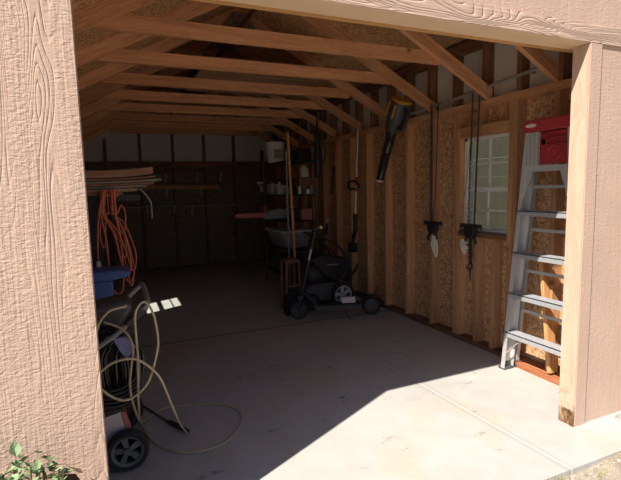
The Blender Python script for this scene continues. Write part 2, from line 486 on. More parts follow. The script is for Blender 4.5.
w2 = root('window_2', (lx0, (LY0 + LY1) / 2, LZ0), 'small white window in the left hand wall', 'window', kind='structure')
m = MB(); t = .022; xa, xb = lx0 - .005, lx1
m.box((xa, LY0, LZ0), (xb, LY0 + t, LZ1)).box((xa, LY1 - t, LZ0), (xb, LY1, LZ1)).box((xa, LY0, LZ0), (xb, LY1, LZ0 + t)).box((xa, LY0, LZ1 - t), (xb, LY1, LZ1))
m.box((xa, LY0, 1.262), (xb, LY1, 1.299)).box((xa + .008, LY0, 1.454), (xa + .02, LY1, 1.463))
m.build('window_frame', M['white_frame'], w2)
MB().box((xa + .010, LY0 + t, LZ0 + t), (xa + .013, LY1 - t, LZ1 - t)).build('pane', M['glass'], w2)

# ------------------------------------------------------------------ back wall
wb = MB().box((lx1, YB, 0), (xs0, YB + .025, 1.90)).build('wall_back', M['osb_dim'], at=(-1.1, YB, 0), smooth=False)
tag(wb, 'dim back wall of bare studs and chipboard', 'wall', kind='structure')
MB().prism([(lx1, 1.90), (xs0, 1.90), (xs0 + .02, 2.632), (-.35, 2.625), (XRG, zb(XRG) + .112), (lx0, zb(lx0) + .112)], Matrix(((1, 0, 0, 0), (0, 0, 1, 0), (0, 1, 0, 0), (0, 0, 0, 1))), YB, YB + .025).build('upper_panel', M['panel'], wb)
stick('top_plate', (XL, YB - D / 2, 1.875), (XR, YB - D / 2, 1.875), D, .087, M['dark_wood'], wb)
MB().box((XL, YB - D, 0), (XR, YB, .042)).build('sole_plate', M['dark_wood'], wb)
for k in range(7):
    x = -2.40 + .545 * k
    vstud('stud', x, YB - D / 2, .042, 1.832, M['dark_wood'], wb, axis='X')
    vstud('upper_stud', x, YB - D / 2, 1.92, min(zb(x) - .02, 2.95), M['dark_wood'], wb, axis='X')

# ------------------------------------------------------------------ front wall, jambs, header
YX = Matrix(((1, 0, 0, 0), (0, 0, 1, 0), (0, 1, 0, 0), (0, 0, 0, 1)))   # local (x, y, z) -> world (x, z, y)
m = MB()
m.box((-2.94, 0, -.05), (XJ, .094, ZH))
wf = m.build('wall_front', M['siding'], at=(-2.6, 0, 0), smooth=False)
tag(wf, 'peach painted front wall of grained siding around the wide opening', 'wall', kind='structure')
MB().box((.092, .010, .0), (xs1, .094, ZH)).build('siding_panel', M['siding_fine'], wf, smooth=False)
MB().prism([(-2.76, ZH + .085), (xs1, ZH + .085), (xs1, 2.60), (-.35, 2.60), (XRG, zb(XRG) + .09)], YX, .012, .07).build('gable_panel', M['siding_fine'], wf, smooth=False)
tr = MB().box((-2.76, 0, ZH), (xs1, .125, ZH + .088)).build('trim_1', M['siding_x'], at=(-1.1, 0, ZH), smooth=False)
tag(tr, 'long peach header trim with deep wavy grain over the opening', 'trim', kind='structure')
MB().box((XJ - .05, .004, ZH - .004), (.05, .128, ZH)).build('soffit', M['soffit'], tr, smooth=False)
stick('header_beam', (-2.70, .147, ZH + .06), (XR, .147, ZH + .06), .038, .13, M['header_wood'], tr)
t2 = MB().box((0, 0, 0), (.086, .094, ZH - .004)).build('trim_2', M['siding_fine'], at=(.04, 0, 0), smooth=False)
tag(t2, 'narrow peach trim board at the right side of the opening', 'trim', kind='structure')
t3 = MB().box((-.006, .003, .0), (0, .100, ZH - .006)).build('trim_3', M['post'], at=(0, .05, 0), smooth=False)
tag(t3, 'bare pale wooden jamb board with a rotten foot, right of the opening', 'trim', kind='structure')

# ------------------------------------------------------------------ roof deck
T = .014
zt = lambda x: zb(x) + .104
out = [(-3.2, zt(-3.2)), (XRG, zt(XRG)), (-.35, zt(-.35)), (.80, 2.625)]
poly = out + [(x, z + T) for x, z in out[::-1]]
ce = MB().prism(poly, YX, -.02, YB + .12).build('ceiling', M['osb_roof'], at=(XRG, 3.4, 2.9), smooth=False)
tag(ce, 'underside of the roof sheathed in chipboard boards', 'ceiling', kind='structure')
out2 = [(x, z + T + .001) for x, z in out]
MB().prism(out2 + [(x, z + .02) for x, z in out2[::-1]], YX, -.05, YB + .16).build('shingle_layer', M['roofing'], ce, smooth=False)

ordn = ['nearest the opening', 'second from the opening', 'third from the opening', 'fourth from the opening', 'fifth from the opening',
        'sixth from the opening', 'third from the back wall', 'second from the back wall', 'nearest the back wall']
TY = [.55] + [1.175 + .69 * k for k in range(8)]
hv = .102
for k, y in enumerate(TY):
    r = root('roof_truss', (XRG, y + .019, ZP1), 'bare timber roof truss with a raised tie, ' + ordn[k], 'roof truss', 'bare timber roof trusses')
    # rafters: own frame so the grain runs along them, with level seat and plumb cut
    for sgn, x0 in ((1, .50), (-1, XL - .04)):
        xe = XRG; A = V(x0, y + .019, 0); run = abs(x0 - xe)
        me = bpy.data.meshes.new('rafter')
        c, s_ = 1 / math.sqrt(1 + SL * SL), SL / math.sqrt(1 + SL * SL)
        zf = 2.084; xk = .46 if sgn == 1 else XL
        loc = [(0, zf), (abs(x0 - xk), zf), (run - .0005, zb(xe)), (run - .0005, zb(xe) + hv), (0, zf + hv - SL * abs(x0 - xk))]
        # local frame: x along slope
        vs = []
        for side in (-.019, .019):
            for (px, pz) in loc:
                dz = pz - zf
                vs.append((px * c + dz * s_, side, -px * s_ + dz * c))
        n = 5
        fs = [tuple(range(n)), tuple(range(n, 2 * n))[::-1]] + [(i, n + i, n + (i + 1) % n, (i + 1) % n) for i in range(n)]
        me.from_pydata(vs, [], fs); me.materials.append(M['rafter']); me.update()
        o = bpy.data.objects.new('rafter', me); COL.objects.link(o); o.parent = r; OFF[o.name] = OFF[r.name]
        xd = V(-sgn * c, 0, s_); zd = V(sgn * s_, 0, c); yd = zd.cross(xd)
        R = Matrix((xd, yd, zd)).transposed().to_4x4()
        R.translation = V(x0, y + .019, zf) - OFF[r.name]
        o.matrix_local = R
    xe0, xe1 = (-2.39, .025)
    if k == 3: xe1 = -.03
    if k >= 6: xe0 = -2.32
    stick('tie_beam', (xe0, y + .0575, 2.365), (xe1, y + .0575, 2.365), .038, .089, M['tie'], r)
    for side in (-1, 1): pass
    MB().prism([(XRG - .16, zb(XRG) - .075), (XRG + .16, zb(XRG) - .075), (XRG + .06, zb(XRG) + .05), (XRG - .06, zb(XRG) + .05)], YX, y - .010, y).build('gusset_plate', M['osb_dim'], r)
# cleats that stiffen two of the ties
r = root('ridge_board', (XRG, 3.8, zb(XRG) - .11), 'long ridge board under the roof peak running front to back', 'ridge board')
stick('ridge_plank', (XRG, .08, zb(XRG) - .10), (XRG, YB - .01, zb(XRG) - .10), .025, .05, M['dark_wood'], r)

# sheets stored on the ties
o = MB().box((-1.60, 1.93, 2.412), (-.50, 3.15, 2.424)).build('plywood_sheet', M['ply'], smooth=False)
tag(o, 'brown plywood sheet lying across the ties close to the opening', 'plywood sheet', 'boards stored in the roof')
for (x0, x1, y0, y1, lab) in ((-2.0, -1.0, 3.35, 4.55, 'dark plywood sheet lying across the ties halfway back'), (-1.7, -.55, 4.75, 6.3, 'dark plywood sheet lying across the ties near the back wall')):
    o = MB().box((x0, y0, 2.412), (x1, y1, 2.424)).build('plywood_sheet', M['dark_wood'], smooth=False)
    tag(o, lab, 'plywood sheet', 'boards stored in the roof')

# conduit on the right wall plate
o = MB().tube([(.435, .62, 2.205), (.435, 1.5, 2.145), (.435, 2.6, 2.100)], .013, 10)
r = root('conduit_pipe', (.425, 1.5, 2.19), 'thin grey conduit pipe running along the top of the right wall', 'pipe')
o.build('pipe_run', M['galv'], r)
for y, z in ((.75, 2.195), (1.6, 2.141), (2.3, 2.112)): MB().box((.425, y - .012, z - .018), (.466, y + .012, z)).build('pipe_strap', M['galv'], r)

# ------------------------------------------------------------------ outside the window: fence
fr = root('fence', (2.6, 1.5, 0), 'grey green board fence seen through the right hand window', 'fence')
for k in range(9):
    MB().box((2.6, -1.5, -.05 + .26 * k), (2.62, 6.5, .20 + .26 * k)).build('board', M['fence'], fr, smooth=False)
for y in (-1.2, .8, 2.8, 4.8, 6.3): MB().box((2.62, y, -.06), (2.71, y + .09, 2.35)).build('post', M['fence'], fr, smooth=False)

# ------------------------------------------------------------------ step ladder leaning folded against the right wall
ld = root('step_ladder', (.36, .56, 0), 'folded aluminium step ladder with a red top leaning on the right wall', 'step ladder')
zt_ = 1.76
def railp(side, z, dx=0):     # side 1 = far (left in view), -1 = near
    u = z / zt_
    yc = .505 - .02 * u
    half = .305 - .135 * u
    return V(.325 + .015 * u + dx, yc + side * half, z)
for side in (1, -1):
    A, B = railp(side, .015), railp(side, zt_)
    m = MB().bar(A, B, .006, .096, up=(1, 0, 0))
    for e in (-1, 1):
        o1 = V(e * .045, -side * .014, 0)
        m.bar(A + o1, B + o1, .030, .006, up=(1, 0, 0))
    m.build('front_rail', M['aluminium'], ld)
    MB().box((A.x - .045, A.y - .03, 0), (A.x + .045, A.y + .03, .022)).box((A.x - .04, A.y - .012, .02), (A.x + .04, A.y + .012, .06)).build('rubber_foot', M['dark_grey'], ld, bevel=.004)
    A2, B2 = railp(side, .02, .098) + V(0, -side * .01, 0), railp(side, zt_ - .02, .078) + V(0, -side * .006, 0)
    m = MB().bar(A2, B2, .022, .03, up=(1, 0, 0))
    m.build('rear_rail', M['aluminium'], ld)
    MB().box((A2.x - .025, A2.y - .022, 0), (A2.x + .025, A2.y + .022, .03)).build('rubber_foot', M['dark_grey'], ld, bevel=.004)
for i, z in enumerate((.305, .607, .909, 1.211)):
    a, b = railp(-1, z), railp(1, z)
    m = MB()
    m.box((a.x - .055, a.y + .003, z - .006), (a.x + .04, b.y - .003, z))
    m.box((a.x - .055, a.y + .003, z - .036), (a.x - .050, b.y - .003, z)).box((a.x + .036, a.y + .003, z - .028), (a.x + .04, b.y - .003, z))
    for q in range(6): m.box((a.x - .052 + .016 * q, a.y + .004, z), (a.x - .045 + .016 * q, b.y - .004, z + .003))
    m.build('tread', M['tread'], ld)
for z in (.46, .765, 1.07, 1.375):
    a, b = railp(-1, z, .08), railp(1, z, .08)
    MB().bar(a + V(0, .01, 0), b - V(0, .01, 0), .012, .022).build('rear_bar', M['aluminium'], ld)
for side in (1, -1):
    a = railp(side, .12); b = V(.30, .505 + side * .16, .255)
    MB().bar(a + V(-.03, -side * .008, 0), b, .004, .02, up=(1, 0, 0)).build('knee_brace', M['aluminium'], ld)
# gusset plate below the tray with arch cut, as two corner braces and a header strip
a, b = railp(-1, 1.47), railp(1, 1.47)
m = MB().box((a.x - .045, a.y, 1.48), (a.x - .040, b.y, 1.52))
for side in (1, -1):
    p0 = railp(side, 1.485); p1 = railp(side, 1.30)
    m.hexa([V(p0.x - .045, p1.y, 1.30), V(p0.x - .040, p1.y, 1.30), V(p0.x - .040, p1.y - side * .035, 1.30), V(p0.x - .045, p1.y - side * .035, 1.30),
            V(p0.x - .045, p0.y, 1.485), V(p0.x - .040, p0.y, 1.485), V(p0.x - .040, p0.y - side * .09, 1.485), V(p0.x - .045, p0.y - side * .09, 1.485)])
m.build('top_gusset', M['aluminium'], ld)
a, b = railp(-1, 1.78), railp(1, 1.78)
MB().prism([(a.y - .02, 1.745), (b.y + .02, 1.745), (b.y + .025, 1.80), (b.y + .008, 1.825), (a.y - .008, 1.825), (a.y - .025, 1.80)], Matrix(((0, 0, 1, 0), (1, 0, 0, 0), (0, 1, 0, 0), (0, 0, 0, 1))), .275, .425).build('top_cap', M['red_light'], ld, bevel=.008)
lg = MB().lathe([(.001, .0), (.5, .0), (.5, .003), (.001, .003)], Matrix.Translation((.2735, .60, 1.787)) @ Matrix.Rotation(-PI / 2, 4, 'Y') @ Matrix.Diagonal((.026, .085, 1, 1)), 24)
cap = [c for c in ld.children if c.name.startswith('top_cap')]
lgo = lg.build('oval_badge', M['logo_white'], None, at=(.273, .60, 1.78)); 
for o in bpy.data.objects:
    if o.name == 'top_cap': 
        lgo.parent = o; lgo.location = V(.273, .60, 1.78) - OFF['step_ladder']
# red pail tray folded up between the rails, two slots and a round badge
ya, yb_ = .29, .545
xt = .292
m = MB()
m.box((xt, ya, 1.53), (xt + .022, yb_, 1.655)).box((xt, ya, 1.655), (xt + .022, ya + .025, 1.738)).box((xt, yb_ - .05, 1.655), (xt + .022, yb_, 1.69))
m.box((xt, ya, 1.69), (xt + .022, yb_ - .012, 1.700)).box((xt, ya, 1.72), (xt + .022, yb_ - .02, 1.738)).box((xt, yb_ - .055, 1.655), (xt + .022, yb_ - .012, 1.735))
m.box((xt + .012, ya, 1.65), (xt + .02, yb_ - .02, 1.73))
m.build('pail_tray', M['red'], ld, bevel=.003)
tray = [o for o in bpy.data.objects if o.name == 'pail_tray'][0]
MB().ring(Matrix.Translation((xt - .001, .43, 1.60)) @ Matrix.Rotation(PI / 2, 4, 'Y'), .045, .004).ball((xt, .43, 1.60), .004, .024, .024).build('round_badge', M['red_light'], tray)
m = MB()
for q in range(3): m.box((.285, .552 + .030 * q, 1.515), (.305, .574 + .030 * q, 1.742))
m.box((.300, .550, 1.515), (.306, .636, 1.742))
m.build('ribbed_side_bracket', M['aluminium'], ld)

# brown board on the floor behind the ladder foot
o = stick('brown_board', (.432, .80, .021), (.428, .33, .021), .052, .04, M['brown_paint'])
tag(o, 'short reddish brown board lying on the slab behind the ladder', 'board')
o = stick('wood_offcut', (.418, .845, .016), (.425, .93, .016), .05, .03, M['header_wood'])
tag(o, 'small wood offcut lying by the far ladder foot', 'wood offcut')
# loose brace leaning by the post
o = stick('brace_timber', (.442, .50, .06), (.442, .60, .86), .03, .07, M['header_wood'], None, up=(1, 0, 0))
tag(o, 'short orange timber brace standing against the wall behind the ladder', 'timber')

# ------------------------------------------------------------------ kayak style hoists hanging on the right wall
def hoist(y, x, zt0, z, lab, second):
    r = root('hanging_hoist', (x, y, z - .36), lab, 'hoist', 'hanging strap hoists')
    m = MB()
    ya = y + .02
    if not second:
        m.bar((x, ya + .008, z), (x + .02, ya + .035, zt0), .024, .005, up=(1, 0, 0)).bar((x, ya - .05, z + .2), (x + .02, ya - .06, zt0), .010, .004, up=(1, 0, 0))
        m.bar((x, ya - .0, z), (x, ya - .05, z + .2), .007, .004, up=(1, 0, 0))
        m.build('strap', M['dark_grey'], r)
    else:
        m.bar((x, ya + .01, z), (x + .02, ya - .0, zt0), .016, .005, up=(1, 0, 0)).bar((x, ya - .06, z), (x + .02, ya - .075, zt0), .016, .005, up=(1, 0, 0))
        m.build('strap', M['dark_grey'], r)
        mm = MB()
        for k in range(16):
            for yy in (ya + .06, ya - .02):
                pass
            zz = z + .03 + .033 * k
            mm.ring(Matrix.Translation((x - .012, ya - .012, zz)) @ Matrix.Rotation(PI / 2, 4, 'X' if k % 2 else 'Y') @ Matrix.Diagonal((1, .6, 1, 1) if k % 2 else (1, .6, 1, 1)), .014, .003, 10, 5)
        mm.build('chain', M['steel'], r)
        mm = MB().tube(smooth_path([(x + .005, ya + .10, z + .02), (x + .03, ya + .06, z + .45), (x + .03, ya + .02, z + .80)], 8), .004, 6); mm.build('guy_line', M['grey'], r)
    # cross bar with pulley block
    m = MB().box((x - .022, y - .105, z), (x + .022, y + .105, z + .014))
    for e in (-1, 1): m.tube([(x, y + e * .10, z + .012), (x, y + e * .10, z - .02)], .009, 8).box((x - .025, y + e * .085 - .02, z - .012), (x + .025, y + e * .085 + .02, z + .004))
    m.tube(smooth_path([(x, y - .10, z + .01), (x, y - .125, z - .005), (x, y - .115, z - .03)], 5), .006, 6)
    m.tube(smooth_path([(x, y + .10, z + .01), (x, y + .122, z - .005), (x, y + .112, z - .03)], 5), .006, 6)
    m.build('cross_bar', M['black'], r, bevel=.002)
    m = MB().prism([(y - .055, z), (y + .055, z), (y + .06, z - .05), (y + .03, z - .10), (y - .03, z - .10), (y - .06, z - .05)], Matrix(((0, 0, 1, 0), (1, 0, 0, 0), (0, 1, 0, 0), (0, 0, 0, 1))), x - .025, x + .025)
    for e in (-1, 1): m.ring(Matrix.Translation((x - .018, y + e * .035, z - .035)) @ Matrix.Rotation(PI / 2, 4, 'Y'), .022, .006, 16, 6)
    m.build('pulley_block', M['black'], r, bevel=.004)
    m = MB().tube(smooth_path([(x, y + .02, z - .09), (x, y + .06, z - .12), (x, y + .065, z - .16), (x, y + .03, z - .165)], 6), .010, 8)
    m.tube(smooth_path([(x, y - .03, z - .09), (x, y - .055, z - .12), (x, y - .06, z - .15)], 6), .010, 8)
    m.build('hook', M['black'], r)
    # knotted white rope
    m = MB()
    y0 = y - .005 if not second else y + .075
    ln = .22 if not second else .15
    for q in range(6):
        w = .012 + .006 * random.random(); dz = ln * (.55 + .45 * random.random()) if q else ln
        yy = y0 - .01 + .02 * random.random() - (.02 if not second else 0); xx = x - .02 + .03 * random.random()
        m.tube(smooth_path([(xx, yy + w * .5, z - .12), (xx - .006, yy + w, z - .12 - dz * .5), (xx, yy - .012, z - .10 - dz), (xx + .008, yy - w * 1.2, z - .12 - dz * .5), (xx, yy - w * .4, z - .12)], 7), .0042, 6)
    for q in range(3):
        zz = z - .15 - .022 * q
        m.ring(Matrix.Translation((x - .005, y0 - .012, zz)) @ Matrix.Rotation(.25 * (q - 1), 4, 'Y'), .028, .006, 14, 6)
    m.build('rope_bundle', M['rope'], r)
    if second:
        m = MB().tube([(x, y - .012, z - .10), (x, y - .012, z - .33)], .007, 8).tube([(x, y + .008, z - .10), (x, y + .008, z - .33)], .007, 8)
        m.ring(Matrix.Translation((x, y - .002, z - .345)) @ Matrix.Rotation(PI / 2, 4, 'Y'), .022, .007, 16, 6)
        m.tube(smooth_path([(x, y - .002, z - .36), (x, y + .0, z - .42), (x, y - .012, z - .46)], 5), .007, 6)
        m.tube(smooth_path([(x, y - .002, z - .36), (x, y + .03, z - .375), (x, y + .045, z - .355)], 5), .005, 6)
        m.build('hanging_hook', M['black'], r)
    return r
hoist(1.76, .385, 2.14, 1.055, 'black strap hoist with a long white rope hanging left of the window', False)
hoist(1.27, .385, 2.14, 1.06, 'black strap hoist with a dangling hook hanging in front of the window', True)

# ------------------------------------------------------------------ leaf blower hanging from the rafter
bl = root('leaf_blower', (.20, 2.1, 1.47), 'black and yellow leaf blower hanging nozzle down from the rafters', 'leaf blower')
A, B, C_ = V(.20, 2.00, 2.19), V(.20, 2.15, 1.955), V(.20, 2.385, 1.475)
ax = (B - A).normalized()
Mx = Matrix.Translation(A) @ (V(0, 0, 1).rotation_difference(ax)).to_matrix().to_4x4()
MB().lathe([(.055, -.02), (.085, .0), (.092, .08), (.086, .16), (.070, .24), (.058, .30)], Mx, 24, 3.5).build('motor_housing', M['dark_grey'], bl)
m = MB().lathe([(.060, -.034), (.084, -.028), (.091, -.012), (.088, -.004)], Mx, 24, 3.5)
m.build('yellow_cap', M['yellow'], bl)
m = MB().bar(Mx @ V(-.088, -.05, .02), Mx @ V(-.088, -.05, .15), .012, .02).bar(Mx @ V(-.088, .05, .02), Mx @ V(-.088, .05, .15), .012, .02); m.build('side_stripe', M['yellow'], bl)
bx = (C_ - B).normalized()
Mt = Matrix.Translation(B) @ (V(0, 0, 1).rotation_difference(bx)).to_matrix().to_4x4()
Lb = (C_ - B).length
m = MB().lathe([(.052, -.02), (.055, .03), (.052, .06), (.049, .065), (.047, .20), (.049, .205), (.049, .23), (.045, .235), (.040, Lb - .03), (.043, Lb - .02), (.042, Lb)], Mt, 22)
m.build('blower_tube', M['black_gloss'], bl)
MB().lathe([(.043, Lb - .005), (.0435, Lb + .012), (.036, Lb + .012), (.036, Lb - .005)], Mt, 22).build('nozzle_ring', M['light_grey'], bl)
m = MB().tube(smooth_path([Mx @ V(.0, .085, .04), Mx @ V(0, .15, .05), Mx @ V(0, .16, .13), Mx @ V(0, .14, .21), Mx @ V(0, .075, .23)], 6), .016, 10); m.build('handle', M['black'], bl)
MB().tube([Mx @ V(0, 0, -.035), V(.20, 1.955, 2.29)], .005, 6).build('hang_loop', M['rope'], bl)

# ------------------------------------------------------------------ string trimmer and pole saw on the right wall
st = root('string_trimmer', (.36, 3.2, .6), 'battery string trimmer with a grey shaft and loop handle hanging upside down', 'string trimmer')
p0, p1, p2, p3 = V(.37, 3.13, 2.09), V(.36, 3.15, 1.40), V(.36, 3.20, 1.02), V(.36, 3.27, .62)
MB().tube([p0, p2], .0115, 10).build('shaft', M['steel'], st)
MB().tube([p1 + V(0, 0, .12), p1 + V(0, 0, .02)], .022, 12).tube([p1 + V(0, 0, -.02), p1 + V(0, 0, -.05)], .019, 12).build('collar', M['red'], st)
m = MB().tube(smooth_path([p1 + V(-.01, .015, -.02), p1 + V(-.09, .03, -.01), p1 + V(-.13, -.04, .06), p1 + V(-.10, -.13, .07), p1 + V(-.03, -.11, .02), p1 + V(0, -.01, 0)], 7), .014, 10)
m.build('loop_handle', M['black'], st)
MB().lathe([(.022, -.0), (.027, .02), (.024, .12), (.030, .2), (.028, .22)], Matrix.Translation(p2 + V(0, 0, -.16)), 14).build('grip', M['black'], st)
m = MB().tube(smooth_path([p2 + V(0, .02, -.15), p2 + V(0, .07, -.22), p2 + V(0, .06, -.30), p2 + V(0, .02, -.34)], 6), .014, 8).tube([p2 + V(0, 0, -.16), p3 + V(0, 0, .10)], .018, 10)
m.build('rear_handle', M['black'], st)
MB().prism([(-.055, -.02), (.05, -.02), (.06, .05), (.04, .10), (-.05, .10)], Matrix.Translation(p3) @ Matrix(((0, 0, 1, 0), (1, 0, 0, 0), (0, 1, 0, 0), (0, 0, 0, 1))), -.04, .04).build('battery_pack', M['black'], st, bevel=.008)
MB().tube([p0 + V(0, 0, -.01), p0 + V(.03, 0, .08)], .003, 6).build('hang_cord', M['rope'], st)

ps = root('pole_pruner', (.36, 3.9, .38), 'long handled pole tool with an orange red shaft leaning on the right wall', 'pole pruner')
q0, q1, q2, q3 = V(.40, 3.72, 2.03), V(.38, 3.90, 1.32), V(.37, 4.00, .98), V(.36, 4.04, .80)
MB().tube([q0, q0.lerp(q1, .48)], .014, 10).build('upper_shaft', M['orange_red'], ps)
MB().tube([q0.lerp(q1, .48), q1], .019, 10).build('foam_grip', M['black'], ps)
MB().tube([q1, q2], .013, 10).build('lower_shaft', M['orange_red'], ps)
MB().tube([q2, q2.lerp(q3, .6)], .0135, 10).build('white_collar', M['light_grey'], ps)
MB().tube([q2.lerp(q3, .35), q3 + V(0, .01, -.05)], [.022, .018], 10).build('end_grip', M['black'], ps)
MB().tube([q0 + V(0, 0, -.02), q0 + V(.02, 0, .03), V(.466, 3.72, 2.11)], .004, 6).build('hang_hook', M['steel'], ps)
MB().tube(smooth_path([q3 + V(0, .01, -.04), (.37, 4.03, .68), (.40, 3.95, .55), (.42, 3.86, .44), (.42, 3.84, .38)], 6), .008, 8).build('curved_tail', M['brown_paint'], ps)

# wooden handle standing in front of the shelf
sk = root('broom', (-.27, 3.68, 0), 'long orange wooden broom handle standing in front of the shelf', 'broom')
a, b = V(-.309, 3.68, 2.08), V(-.257, 3.68, .48)
MB().tube([a + V(-.001, 0, .02), a, b], [.010, .0165, .0165], 12).build('handle', M['stick_orange'], sk)
MB().tube([V(-.297, 3.68, 1.10), V(-.262, 3.68, 1.10)], .02, 10).build('hang_clip', M['stick_orange'], sk)
MB().tube([b + V(0, 0, .05), b + V(.004, 0, -.08)], [.02, .03], 10).build('socket', M['black'], sk)
MB().hexa([V(-.36, 3.65, 0), V(-.15, 3.65, 0), V(-.15, 3.71, 0), V(-.36, 3.71, 0), V(-.30, 3.655, .42), V(-.21, 3.655, .42), V(-.21, 3.705, .42), V(-.30, 3.705, .42)]).build('bristles', M['dark_wood'], sk)

# ------------------------------------------------------------------ black storage rack by the right wall
SX0, SX1, SY0, SY1 = -.235, .165, 3.95, 4.93
ZS = [.22, .585, .975, 1.325, 1.775]
rk = root('storage_rack', (-.035, 4.44, 0), 'black wire storage rack with five shelves by the right wall', 'storage rack')
for x, y in ((SX0, SY0), (SX1, SY0), (SX0, SY1), (SX1, SY1)):
    MB().tube([(x, y, 0), (x, y, 1.90)], .0125, 10).build('post', M['galv'] if (x, y) == (SX0, SY0) else M['dark_grey'], rk)
for z in ZS:
    m = MB()
    m.box((SX0, SY0, z - .018), (SX1, SY0 + .012, z)).box((SX0, SY1 - .012, z - .018), (SX1, SY1, z))
    m.box((SX0, SY0, z - .018), (SX0 + .012, SY1, z)).box((SX1 - .012, SY0, z - .018), (SX1, SY1, z))
    for k in range(14): m.box((SX0 + .02 + .0275 * k, SY0, z - .008), (SX0 + .028 + .0275 * k, SY1, z))
    m.build('shelf', M['black'], rk, smooth=False)

def lathe_thing(name, mat, prof, loc, label, cat, group=None, n=22, sq=None):
    o = MB().lathe([(r, z + loc[2]) for r, z in prof], Matrix.Translation((loc[0], loc[1], 0)), n, sq).build(name, mat)
    return tag(o, label, cat, group)
# white bucket
bk = root('bucket', (-.155, 4.60, 1.776), 'white plastic bucket on the top shelf of the black rack', 'bucket')
MB().lathe([(.105, 1.777), (.118, 1.92), (.125, 2.02), (.132, 2.022), (.132, 2.045), (.122, 2.045)], Matrix.Translation((-.155, 4.60, 0)), 26).build('body', M['white'], bk)
MB().lathe([(.133, 2.045), (.134, 2.062), (.118, 2.066), (.11, 2.060)], Matrix.Translation((-.155, 4.60, 0)), 26).build('lid', M['white'], bk)
MB().box((-.215, 4.478, 1.84), (-.105, 4.49, 1.96)).build('label_patch', M['grey'], bk)
m = MB().tube(smooth_path([(-.155 - .135, 4.60, 2.02), (-.155 - .10, 4.50, 1.93), (-.155, 4.455, 1.90), (-.155 + .10, 4.50, 1.93), (-.155 + .135, 4.60, 2.02)], 6), .004, 6); m.build('wire_handle', M['steel'], bk)
# dark box beside the bucket
o = MB().box((-.03, 4.02, 1.777), (.15, 4.40, 1.93)).build('toolbox', M['black'], bevel=.01); tag(o, 'black box on the top shelf in front of the white bucket', 'box')
# pale container
ct = root('container', (.07, 4.10, 1.326), 'pale grey square container hung high at the near end of the rack', 'container')
lathe_ = MB().lathe([(.05, 1.555), (.058, 1.57), (.058, 1.66), (.05, 1.675)], Matrix.Translation((.07, 4.10, 0)), 24, 5); lathe_.build('body', M['light_grey'], ct)
MB().lathe([(.042, 1.675), (.042, 1.70), (.036, 1.705)], Matrix.Translation((.07, 4.10, 0)), 20).build('cap', M['white'], ct)
o = MB().box((-.20, 4.0, 1.326), (.02, 4.0 + .02, 1.327)) if False else None
bxo = MB().box((-.03, 4.02, 1.44), (.15, 4.25, 1.553)).build('carton', M['dark_wood'], bevel=.004); tag(bxo, 'dark brown carton under the pale grey container on the rack', 'carton')
# four jars/cans at the near end
for i, (x, h, mt, lb) in enumerate(((-.04, .10, 'light_grey', 'grey can leftmost on the near end of the rack'), (.02, .095, 'dark_grey', 'dark can second at the near end of the rack'),
                                   (.075, .06, 'white', 'short white tub at the near end of the rack'), (.125, .105, 'grey', 'tall grey can rightmost at the near end of the rack'))):
    r = root('paint_can', (x, 3.99, 1.326), lb, 'can', 'cans on the near end of the rack')
    MB().lathe([(.022, 1.326), (.024, 1.33), (.024, 1.326 + h - .01), (.022, 1.326 + h)], Matrix.Translation((x, 3.99, 0)), 18).build('body', M[mt], r)
    MB().lathe([(.020, 1.326 + h), (.020, 1.332 + h), (.014, 1.332 + h)], Matrix.Translation((x, 3.99, 0)), 18).build('lid', M['steel'], r)
# cans along the aisle side
ytin = [4.12, 4.27, 4.40, 4.54, 4.68, 4.82]
tl = ['short grey tin nearest the opening on the aisle edge of the rack', 'pale tin second along the aisle edge of the rack', 'white spray can third along the aisle edge of the rack',
      'grey tin fourth along the aisle edge of the rack', 'pale spray can fifth along the aisle edge of the rack', 'grey tin deepest along the aisle edge of the rack']
for i, y in enumerate(ytin):
    h = [.10, .13, .155, .12, .16, .13][i]; rr = [.042, .04, .03, .045, .03, .045][i]
    x = SX0 + .055
    r = root('tin_can', (x, y, 1.326), tl[i], 'can', 'tins on the aisle edge of the rack')
    MB().lathe([(rr * .95, 1.326), (rr, 1.332), (rr, 1.326 + h - .02), (rr * .8, 1.326 + h)], Matrix.Translation((x, y, 0)), 18).build('body', M[['grey', 'light_grey', 'white', 'grey', 'light_grey', 'grey'][i]], r)
    MB().lathe([(rr * .5, 1.326 + h), (rr * .5, 1.345 + h), (rr * .3, 1.35 + h)], Matrix.Translation((x, y, 0)), 14).build('cap', M[['steel', 'red', 'white', 'steel', 'red', 'steel'][i]], r)
# bottle hung at the far corner
r = root('spray_bottle', (-.43, 4.93, 1.36), 'small pale spray bottle hung on the far corner of the rack', 'bottle')
MB().lathe([(.03, 1.36), (.034, 1.37), (.03, 1.44), (.012, 1.47), (.012, 1.49)], Matrix.Translation((-.28, 4.93, 0)), 16).build('body', M['grey'], r)
m = MB().box((-.34, 4.92, 1.485), (-.26, 4.94, 1.515)).bar((-.33, 4.93, 1.49), (-.31, 4.93, 1.45), .008, .008); m.build('trigger_head', M['light_grey'], r)
